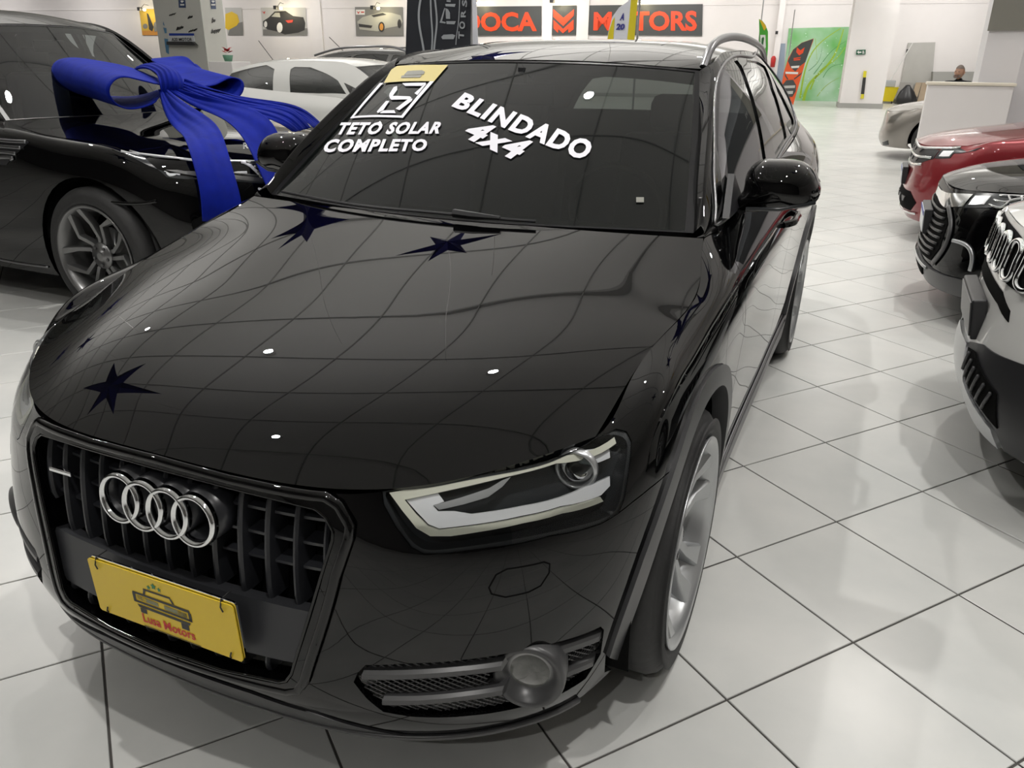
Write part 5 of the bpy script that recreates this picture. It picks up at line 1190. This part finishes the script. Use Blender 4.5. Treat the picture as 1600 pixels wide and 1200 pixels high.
mb = MB(); mb.tube([(0, 0, .85), (.55, .2, 2.2)], .02, 6); mb.tube([(-.05, 0, .6), (-.28, -.05, .98)], .02, 6); mb.build('mop_handle', mat('pale mop handle', (.7, .7, .68), .5), bk)
# bin bag
gp = W3(1416, 150, 1.35); gp.z = 0; V, F = lathe([(.001, 0), (.34, .02), (.38, .12), (.33, .28), (.24, .46), (.12, .62), (.07, .70), (.001, .71)], 26, 'z'); random.seed(5)
V = [(v[0]*(1+.13*math.sin(5*math.atan2(v[1], v[0])+v[2]*7)), v[1]*.7*(1+.1*math.cos(7*math.atan2(v[1], v[0]))), v[2]) for v in V]
bag = add('bin_bag', mesh('bin_bag', V, F, True), mat('black bin bag', (.02, .02, .022), .3)); bag.location = gp; tag(bag, 'black bin bag slumped beside the yellow mop bucket', 'bag')
# white counter with the man behind it, right-hand pillar
ctl = on_axis(1451, 128, 1, 11.6); ct = empty('counter', (ctl.x, 11.6, 0), 0, 'tall white counter hiding a seated man up to his chest', 'counter'); zc_ = ctl.z
mb = MB(); mb.box((0, 0, 0), (1.0, .38, zc_-.035), .01); mb.build('body', M['wall'], ct); mb = MB(); mb.box((-.02, -.02, zc_-.035), (1.02, .395, zc_), .006); mb.build('worktop', mat('cream worktop', (.8, .74, .62), .4), ct)
pe = on_axis(1534, 100, 1, 12.3); px0 = pe.x; rp = MB(); pa = [(px0, 12.3), (px0+.42, 12.0), (5.4, 12.0), (5.4, 13.2), (px0, 13.2)]; rp.prism([(x, y, 0) for x, y in pa], (0, 0, 1), CEIL); o = rp.build('wall_pillar_right', mat('cool white wall', (.66, .645, .66), .6)); o['kind'] = 'structure'
A0, B0 = Vector((px0, 12.3, 0)), Vector((px0+.42, 12.0, 0)); nn = Vector((B0.y-A0.y, -(B0.x-A0.x), 0)).normalized()
bb = empty('banner_board', tuple(A0+nn*.01), 0, 'dark banner wrapped round the top of the right-hand pillar', 'banner')
zb = on_axis(1545, 48, 1, 12.2).z
mb = MB(); mb.prism([Vector((0, 0, zb)), (B0-A0)+Vector((0, 0, zb)), (B0-A0)+Vector((0, 0, zb+1.6)), Vector((0, 0, zb+1.6))], nn, .03); mb.build('banner_panel', mat('grey brown banner', (.19, .185, .16), .5), bb)
mb = MB(); mb.box((B0.x-A0.x, B0.y-A0.y-.04, zb), (B0.x-A0.x+1.8, B0.y-A0.y, zb+1.6)); mb.build('banner_panel', mat('charcoal banner', (.07, .075, .08), .5), bb)
Q, F = text_mesh('VE', .0); V = [(B0.x-A0.x+.06+q[0]*.24, B0.y-A0.y-.045, zb+.44+q[1]*.16) for q in Q]; add('banner_lettering', mesh('bl', V, F), PC['lg'], bb)
mb = MB(); mb.tube([(B0.x-A0.x+.05, B0.y-A0.y-.05, zb+.17), (B0.x-A0.x+.15, B0.y-A0.y-.05, zb+.22), (B0.x-A0.x+.5, B0.y-A0.y-.05, zb+.23)], .006, 5); mb.build('banner_line', PC['lg'], bb)
# man behind the counter
mp = W3(1497, 118, 0); mp = on_axis(1497, 128, 1, 17.2); man = empty('person', (mp.x, 17.2, 0), 0, 'grey-haired man in a black top sitting behind the white counter', 'person')
def skin_fig(verts, edges, radii, m, name, parent, root=0, sub=2):
    me = bpy.data.meshes.new(name); me.from_pydata(verts, edges, []); o = add(name, me, m, parent); md = o.modifiers.new('skin', 'SKIN')
    for i, r in enumerate(radii): me.skin_vertices[0].data[i].radius = (r, r) if not hasattr(r, '__len__') else r
    me.skin_vertices[0].data[root].use_root = True; s_ = o.modifiers.new('sub', 'SUBSURF'); s_.levels = sub; s_.render_levels = sub; me.shade_smooth(); return o
hz = on_axis(1498, 113, 1, 17.2).z-.0
sk = mat('skin', (.36, .20, .13), .55)
V = [(0, 0, .50), (0, 0, .75), (0, 0, hz-.25), (0, .0, hz-.15), (0, -.01, hz-.10), (.19, 0, hz-.21), (.28, -.05, hz-.52), (.24, -.28, hz-.62), (-.19, 0, hz-.21), (-.28, -.05, hz-.55), (-.24, -.28, hz-.62), (.12, 0, .48), (.13, -.42, .50), (.13, -.42, .06), (-.12, 0, .48), (-.13, -.42, .50), (-.13, -.42, .06), (.13, -.52, .05), (-.13, -.52, .05)]
E_ = [(0, 1), (1, 2), (2, 3), (3, 4), (2, 5), (5, 6), (6, 7), (2, 8), (8, 9), (9, 10), (0, 11), (11, 12), (12, 13), (0, 14), (14, 15), (15, 16), (13, 17), (16, 18)]
skin_fig(V, E_, [.16, (.17, .12), (.17, .11), .06, .055, .075, .05, .035, .075, .05, .035, .10, .075, .05, .10, .075, .05, .04, .04], mat('black top', (.012, .012, .014), .7), 'body', man)
bm = bmesh.new(); bmesh.ops.create_uvsphere(bm, u_segments=24, v_segments=18, radius=1)
for v in bm.verts:
    x, y, z = v.co; jaw = 1-.22*max(0, -z)**1.2; v.co = Vector((x*.078*jaw, y*.098*jaw-(.008 if z < 0 and y < 0 else 0), z*.125))
    if y < -.75 and abs(x) < .28 and -.45 < z < .15: v.co.y -= .022*(1-abs(x)/.28)
bm.to_mesh(me := bpy.data.meshes.new('head')); bm.free(); me.shade_smooth(); hd = add('head', me, sk, man); hd.location = (-.01, -.03, hz); hd.rotation_euler = (0, 0, R(-28))
hr = mat('grey hair', (.16, .13, .11), .8)
bm = bmesh.new(); bmesh.ops.create_uvsphere(bm, u_segments=24, v_segments=18, radius=1); bmesh.ops.delete(bm, geom=[v for v in bm.verts if v.co.z < .15+(-.55 if v.co.y > .1 else .35)], context='VERTS')
for v in bm.verts: v.co = Vector((v.co.x*.084, v.co.y*.104, v.co.z*.133))
bm.to_mesh(me := bpy.data.meshes.new('hair')); bm.free(); me.shade_smooth(); add('hair', me, hr, hd)
mb = MB()
for sx in (-1, 1): mb.tube([(sx*.078, .0, .03), (sx*.09, .01, 0), (sx*.08, .0, -.03)], .012, 6)
mb.build('ears', sk, hd, True)
mb = MB(); mb.tube([(-.024, -.103, -.062), (0, -.108, -.060), (.024, -.103, -.062)], .005, 6); mb.build('mouth', mat('lips', (.25, .09, .07), .5), hd)
mb = MB()
for sx in (-1, 1): mb.tube([(sx*.030-.011, -.094, .012), (sx*.030+.011, -.092, .012)], .006, 6)
mb.build('eyes', M['print_black'], hd)
mb = MB(); mb.tube([(-.04, -.09, -.085), (-.05, -.075, -.05)], .016, 6); mb.tube([(-.03, -.098, -.09), (.03, -.098, -.09)], .014, 6); mb.tube([(.04, -.09, -.085), (.05, -.075, -.05)], .016, 6); mb.tube([(-.022, -.107, -.048), (.022, -.107, -.048)], .006, 6); mb.build('beard', hr, hd, True)
for sx in (-1, 1):
    base = Vector((sx*.24, -.28, hz-.62)); mb = MB(); mb.box((-.04, -.10, -.015), (.04, 0, .015), .012, Matrix.Translation(base)); 
    hnd = mb.build('hand', sk, man, True)
    for k, (dx, l) in enumerate(((-.030, .06), (-.010, .075), (.010, .07), (.030, .055))): mb = MB(); mb.tube([base+Vector((dx, -.095, 0)), base+Vector((dx, -.095-l*.6, -.004)), base+Vector((dx, -.095-l, -.02))], .008, 6); mb.build('finger', sk, hnd, True)
    mb = MB(); mb.tube([base+Vector((-sx*.036, -.03, 0)), base+Vector((-sx*.062, -.06, -.004)), base+Vector((-sx*.066, -.09, -.01))], .009, 6); mb.build('thumb', sk, hnd, True)
chs = empty('chair', (mp.x, 17.28, 0), 0, 'plain dark chair under the man behind the counter', 'chair'); mb = MB(); mb.box((-.24, -.22, .36), (.24, .24, .42), .02); mb.build('seat', M['plastic'], chs); mb = MB(); mb.box((-.22, .22, .42), (.22, .26, .85), .02); mb.build('backrest', M['plastic'], chs)
for sx in (-.2, .2):
    for sy in (-.18, .2): mb = MB(); mb.tube([(sx, sy, 0), (sx, sy, .37)], .015, 6); mb.build('leg', M['plastic'], chs)

# ------------------------------------------------------------------ flags
def flag(px_edge, y, label, m, deco, pole_u, base=True, zt=None):
    """feather flag: outline in the photo on an upright plane facing the showroom front; pole and base added"""
    n = Vector((0, -1, 0)); pl = lambda u, v, d=0.0: on_axis(u, v, 1, y-d)
    b = on_axis(pole_u, 60, 1, y); r = empty('feather_flag', (b.x, y, 0), 0, label, 'flag'); o0 = Vector(r.location)
    mb = MB(); mb.prism([pl(u, v)-o0 for u, v in px_edge], n, .008); mb.build('flag_cloth', m, r)
    for nm, polys, mm, d in deco: tri_obj(nm, polys, lambda a, b_, d=d: pl(a, b_, .012+d)-o0, mm, r)
    mb = MB(); mb.tube([(0, .02, .03), (0, .02, 2.9)], .014, 8); mb.build('pole', M['alloy'], r)
    for a in (0, 90, 180, 270): mb = MB(); mb.tube([(0, .02, .03), (.2*math.cos(R(a+45)), .02+.2*math.sin(R(a+45)), .02)], .012, 6); mb.build('foot', M['alloy'], r)
    return r, pl, o0
zf = lambda L: [(630+x/11.43, y/11.43) for x, y in L]
navy = mat('near black flag cloth', (.010, .012, .018), .7, noise=(6, .3)); gs = mat('silver grey print on flag', (.34, .36, .38), .5)
def ribbon2(L, w):
    P = cubic(zf(L), 24); return [tuple(p) for p in P-[w/2, 0]]+[tuple(p) for p in (P+[w/2, 0])[::-1]]
deco = [('printed_line', [ribbon2([(320, -60), (280, 200), (285, 420), (350, 800), (400, 1200)], 3.2)], gs, 0), ('printed_line', [ribbon2([(490, -60), (500, 300), (520, 600), (500, 1000)], 2.4)], gs, 0), ('printed_line', [ribbon2([(560, -60), (590, 200), (600, 400), (570, 700), (540, 1000)], 2.8)], gs, 0),
        ('printed_line', [ribbon2([(1010, -60), (1000, 200), (980, 450), (955, 620), (940, 800)], 1.4)], gs, 0),
        ('printed_letters', [zf([(750, 70), (935, 70), (920, 122), (760, 112)]), zf([(770, 378), (940, 378), (915, 435), (775, 428)]), zf([(660, 370), (760, 395), (755, 420), (650, 405)]), zf([(735, 140), (750, 150), (690, 395), (655, 395)]), zf([(755, 145), (800, 165), (835, 230), (838, 338), (765, 335)]), zf([(775, 5), (850, 5), (845, 38), (775, 30)]), zf([(680, 660), (720, 620), (880, 610), (930, 630), (900, 700), (700, 700)])], gs, .002)]
fl, pl_, o0 = flag([(638, -40), (738, -40), (735.5, 30), (734, 95), (634, 95)], 6.5, 'near-black feather flag with silver lines and letters behind the big SUV roof', navy, deco, 735)
for t_, q in (('S', [(1140, 130), (1140, 0), (1050, 0), (1050, 105)]), ('R', [(1115, 310), (1115, 185), (1030, 175), (1025, 310)]), ('O', [(1105, 520), (1105, 385), (1000, 380), (1000, 515)]), ('T', [(1085, 700), (1085, 570), (985, 560), (985, 690)])):
    Q, F = text_mesh(t_, .03); P = quad_map(Q, zf(q)); add('printed_letter', mesh('pl', [tuple(pl_(*p, .02)-o0) for p in P], F), gs, fl)
wh = mat('white flag cloth', (.62, .63, .68), .6)
flag([(733, -40), (741, -40), (745.5, 20), (748, 95), (728, 95)], 7.1, 'plain white flag edge showing right of the near-black flag', wh, [], 742)
za = lambda L: [(840+x/9.41, y/9.41) for x, y in L]
navyp = mat('navy print', (.03, .03, .22), .5); yel = mat('yellow flag cloth', (.60, .50, .01), .6)
r_, pl2, o2 = flag(za([(1470, -300), (1500, -60), (1470, 0), (1420, 640), (1015, 640), (1040, 480), (1100, 250), (1200, 110), (1330, 20), (1380, -60)]), 9.5, 'white feather flag edged yellow, printed A 20 in navy', wh, [
    ('yellow_edge', [za([(1378, -60), (1500, -60), (1470, 0), (1420, 640), (1310, 640), (1350, 260)])], yel, 0), ('yellow_edge', [za([(1018, 640), (1045, 470), (1100, 300), (1135, 250), (1110, 640)])], yel, 0)], 995)
for t_, q in (('A', [(1205, 300), (1268, 300), (1292, 195), (1235, 190)]), ('20', [(1150, 440), (1270, 440), (1290, 350), (1165, 345)])):
    Q, F = text_mesh(t_, .05); P = quad_map(Q, za(q)); add('printed_letter', mesh('pl', [tuple(pl2(*p, .02)-o2) for p in P], F), navyp, r_)
grn = mat('bright green flag cloth', (.06, .36, .03), .6)
flag(zm([(120, 72), (160, 95), (195, 140), (225, 220), (225, 420), (212, 560), (212, 1100), (120, 1100), (128, 400)]), 20.0, 'slim green feather flag with a yellow tip behind the big SUV', grn, [('printed_tip', [zm([(125, 80), (160, 98), (195, 145), (205, 175), (180, 210)])], mat('amber print', (.65, .42, .01), .5), 0), ('printed_shield', [zm([(135, 260), (195, 260), (200, 400), (165, 480), (140, 500)])], PC['w'], 0), ('printed_glyph', [zm([(150, 300), (170, 280), (180, 300), (165, 400), (145, 390)])], mat('dark green print', (.02, .12, .03), .5), .003)], 1186)
orng = mat('orange banner cloth', (.75, .10, .02), .6)
flag(zm([(760, 300), (755, 330), (665, 570), (600, 800), (520, 1080), (470, 1080), (385, 840), (410, 700), (460, 540), (520, 430), (620, 350)]), 26.0, 'orange and black feather flag standing before the green mural', orng, [
    ('printed_top', [zm([(757, 304), (665, 575), (600, 625), (545, 690), (490, 640), (458, 565), (520, 432), (620, 352)])], M['sign_dark'], 0), ('printed_chevron', [zm([(565, 405), (605, 440), (655, 405), (635, 470), (590, 500), (555, 460)])], M['sign_orange'], .004),
    ('printed_words', [zm([(525, 530), (610, 518), (605, 530), (525, 542)]), zm([(525, 548), (605, 540), (600, 555), (525, 560)])], M['sign_orange'], .004), ('printed_words', [zm([(430, 690), (580, 695), (575, 720), (430, 715)]), zm([(495, 625), (595, 618), (585, 645), (500, 650)])], PC['w'], .004),
    ('printed_lines', [zm([(420, 700), (440, 740), (465, 780), (450, 782), (425, 745)]), zm([(635, 690), (600, 735), (530, 785), (530, 770), (580, 730)])], M['sign_dark'], .004), ('printed_car', [zm([(400, 840), (440, 790), (520, 785), (555, 850), (550, 920), (510, 985), (440, 980), (425, 900)])], M['sign_dark'], .004),
    ('printed_car_face', [zm([(410, 855), (545, 850), (540, 880), (420, 885)]), zm([(430, 920), (520, 915), (515, 950), (440, 955)])], PC['lg'], .007)], 1236)
rd = W3(1208, 96, .62); ex_ = empty('fire_extinguisher', tuple(rd), 0, 'red fire point with a small sign above, left of the doorway', 'extinguisher')
V, F = lathe([(.001, -.22), (.09, -.21), (.10, .12), (.05, .2), (.001, .21)], 16, 'z'); add('cylinder', mesh('cylinder', V, F, True), mat('fire red', (.5, .02, .02), .4), ex_)
mb = MB(); mb.box((-.05, -.02, 1.0), (.05, .02, 1.12)); mb.build('wall_sign', M['plastic'], ex_)

# ------------------------------------------------------------------ lettered white column at left
CY = 11.0; ca = on_axis(245, 45, 1, CY); cb_ = on_axis(318, 45, 1, CY); cc = on_axis(352, 45, 1, CY+.75)
mb = MB(); P = [(ca.x, CY), (cb_.x, CY), (cb_.x+.62, CY+.62) if False else (cc.x, CY+.75), (ca.x+.3, CY+1.2)]; P[1] = (cb_.x, CY)
mb.prism([(x, y, 0) for x, y in P], (0, 0, 1), CEIL); col_ = mb.build('trim_10', mat('warm white column', (.58, .58, .54), .5)); col_['kind'] = 'structure'
C1 = lambda u, v, d=.006: on_axis(u, v, 1, CY-d)
e2 = Vector((cc.x-cb_.x, .75, 0)).normalized(); n2 = Vector((e2.y, -e2.x, 0)); C2 = lambda u, v, d=.006: on_plane(u, v, Vector((cb_.x, CY, 0))+n2*d, n2)
zc = lambda L: [(220+x*.1, y*.1) for x, y in L]
deck = dict(w=M['print_black'])
for t_, q, f_ in (('enjoy', [(440, 260), (555, 225), (555, 190), (440, 225)], C1), ('the', [(730, 300), (815, 270), (805, 230), (735, 255)], C1), ('little', [(550, 480), (670, 440), (665, 395), (548, 425)], C1), ('things', [(740, 520), (890, 470), (885, 430), (745, 480)], C1), ('be', [(1105, 365), (1170, 340), (1165, 290), (1105, 265)], C2), ('happy', [(1095, 545), (1260, 500), (1255, 430), (1095, 460)], C2)):
    o = text_obj('wall_lettering', t_, zc(q), lambda a, b_, f_=f_: f_(a, b_), M['print_black'], None, bold=.06, shear=.4); o.parent = col_
pb_ = mat('slate blue sticker', (.05, .08, .17), .5)
for q, f_ in (([(585, 0), (695, 0), (705, 122), (595, 120)], C1), ([(1085, 0), (1165, 0), (1178, 142), (1100, 140)], C2)):
    o = tri_obj('sticker', [zc(q)], lambda a, b_, f_=f_: f_(a, b_), pb_, col_); x0 = q[0][0]+(q[1][0]-q[0][0])*.5+5
    tri_obj('sticker_mark', [zc([(x0-28, 20), (x0, 45), (x0+30, 20), (x0+12, 8), (x0-14, 8)]), zc([(x0-30, 62), (x0+35, 62), (x0+33, 86), (x0-28, 86)])], lambda a, b_, f_=f_: f_(a, b_, .012), PC['w'], col_)
sh = empty('number_plate_sign', tuple(C1(264, 66)), 0, 'blue-topped show plate reading A20 MOTOR on the lettered column', 'sign'); so = Vector(sh.location)
mb = MB(); mb.prism([C1(u, v)-so for u, v in zc([(440, 520), (830, 522), (850, 650), (440, 648)])], (0, -1, 0), .02); mb.build('plate_sheet', M['plate_white'], sh)
tri_obj('plate_band', [zc([(440, 520), (830, 522), (836, 556), (440, 556)])], lambda a, b_: C1(a, b_, .03)-so, M['plate_blue'], sh)
text_obj('plate_lettering', 'A20 MOTOR', zc([(480, 642), (805, 642), (795, 590), (480, 590)]), lambda a, b_: C1(a, b_, .032)-so, M['print_black'], sh, bold=.02)
mb = MB(); mb.prism([C1(u, v)-so for u, v in zc([(440, 650), (840, 652), (900, 712), (440, 700)])], (0, -1, 0), .06); mb.build('shelf', M['plastic_grey'], sh)
bs = mat('blue lettering panel', (.10, .25, .42), .5)
for k, q in enumerate(([(350, 330), (372, 400), (362, 400), (348, 380)], [(350, 430), (400, 440), (405, 520), (375, 520)], [(365, 600), (430, 610), (442, 850), (395, 820)])): o = tri_obj('side_print', [zc(q)], lambda a, b_: C1(a, b_), bs, col_)
# poinsettia on the saloon side
fp = on_axis(356, 88, 1, 10.2); pt = empty('potted_flower', (fp.x, 10.2, fp.z-.08), 0, 'small pot with red flowers seen above the white saloon', 'plant'); sp_ = MB(); sp_.box((-.25, -.2, -(fp.z-.08)), (.25, .25, 0), .01); o = sp_.build('plinth', M['wall']); o.location = pt.location; tag(o, 'white plinth hidden behind the white saloon, under the red flowers', 'plinth')
V, F = lathe([(.001, 0), (.06, 0), (.085, .10), (.001, .10)], 16, 'z'); add('pot', mesh('pot', V, F, True), mat('green pot', (.10, .25, .16), .5), pt)
red = mat('red petals', (.42, .008, .015), .6); random.seed(2)
for k in range(11):
    a = k*2.4; l = .09+.03*random.random(); z = .13+.02*(k % 4); d_ = Vector((math.cos(a), math.sin(a), .35)).normalized(); s_ = Vector((-math.sin(a), math.cos(a), 0)); p = Vector((0, 0, z))
    V = [p, p+d_*l*.5+s_*.03, p+d_*l, p+d_*l*.5-s_*.03, p+d_*l*.5+Vector((0, 0, .012))]; add('petal', mesh('petal', V, [(0, 1, 4), (1, 2, 4), (2, 3, 4), (3, 0, 4)]), red, pt)

# ------------------------------------------------------------------ foil stars hanging from the ceiling
STARS = [(-3.15, 3.85, 2.8, 'blue', .1, .40), (-1.48, 3.5, 2.8, 'blue', .5, .34), (-3.45, .86, 2.8, 'blue', .0, .85), (-2.02, 5.23, 2.8, 'blue', .3, .4), (-1.77, 8.19, 2.8, 'blue', 0, .4), (1.53, 1.35, 2.8, 'blue', .4, .28), (1.31, 2.92, 2.8, 'blue', .1, .28), (-6.4, 2.6, 2.8, 'blue', .1, .4), (-7.6, 4.2, 2.8, 'blue', .6, .4), (-8.6, 2.9, 2.8, 'blue', 1.0, .4), (3.2, 4.2, 2.9, 'yellow', .2, .4), (4.0, 7.2, 2.9, 'yellow', .7, .4)]
#STARS
M['foil_blue'] = mat('dark blue foil', (.01, .012, .16), .25, .6); M['foil_yellow'] = mat('yellow foil', (.75, .55, .02), .3, .2)
for i, (x, y, z, colr, rot, s_) in enumerate(STARS):
    n = 12; V = [(0, 0, .05), (0, 0, -.05)]
    for k in range(n): rr = (s_ if k % 2 == 0 else s_*.38)*(1.2 if k % 6 == 0 else .85); a = 2*math.pi*k/n+rot; V.append((rr*math.cos(a), rr*math.sin(a), 0))
    F = [(0, 2+k, 2+(k+1) % n) for k in range(n)]+[(1, 2+(k+1) % n, 2+k) for k in range(n)]
    me = mesh('star', V, F); o = empty('foil_star', (x, y, z), 0, 'six-pointed %s foil star hanging by a thread from the ceiling' % ('dark blue' if colr == 'blue' else 'yellow'), 'decoration', 'hanging %s foil stars' % colr)
    add('star_body', me, M['foil_'+colr], o); mb = MB(); mb.tube([(0, 0, .04), (0, 0, CEIL-z)], .003, 4); mb.build('thread', M['wall'], o)
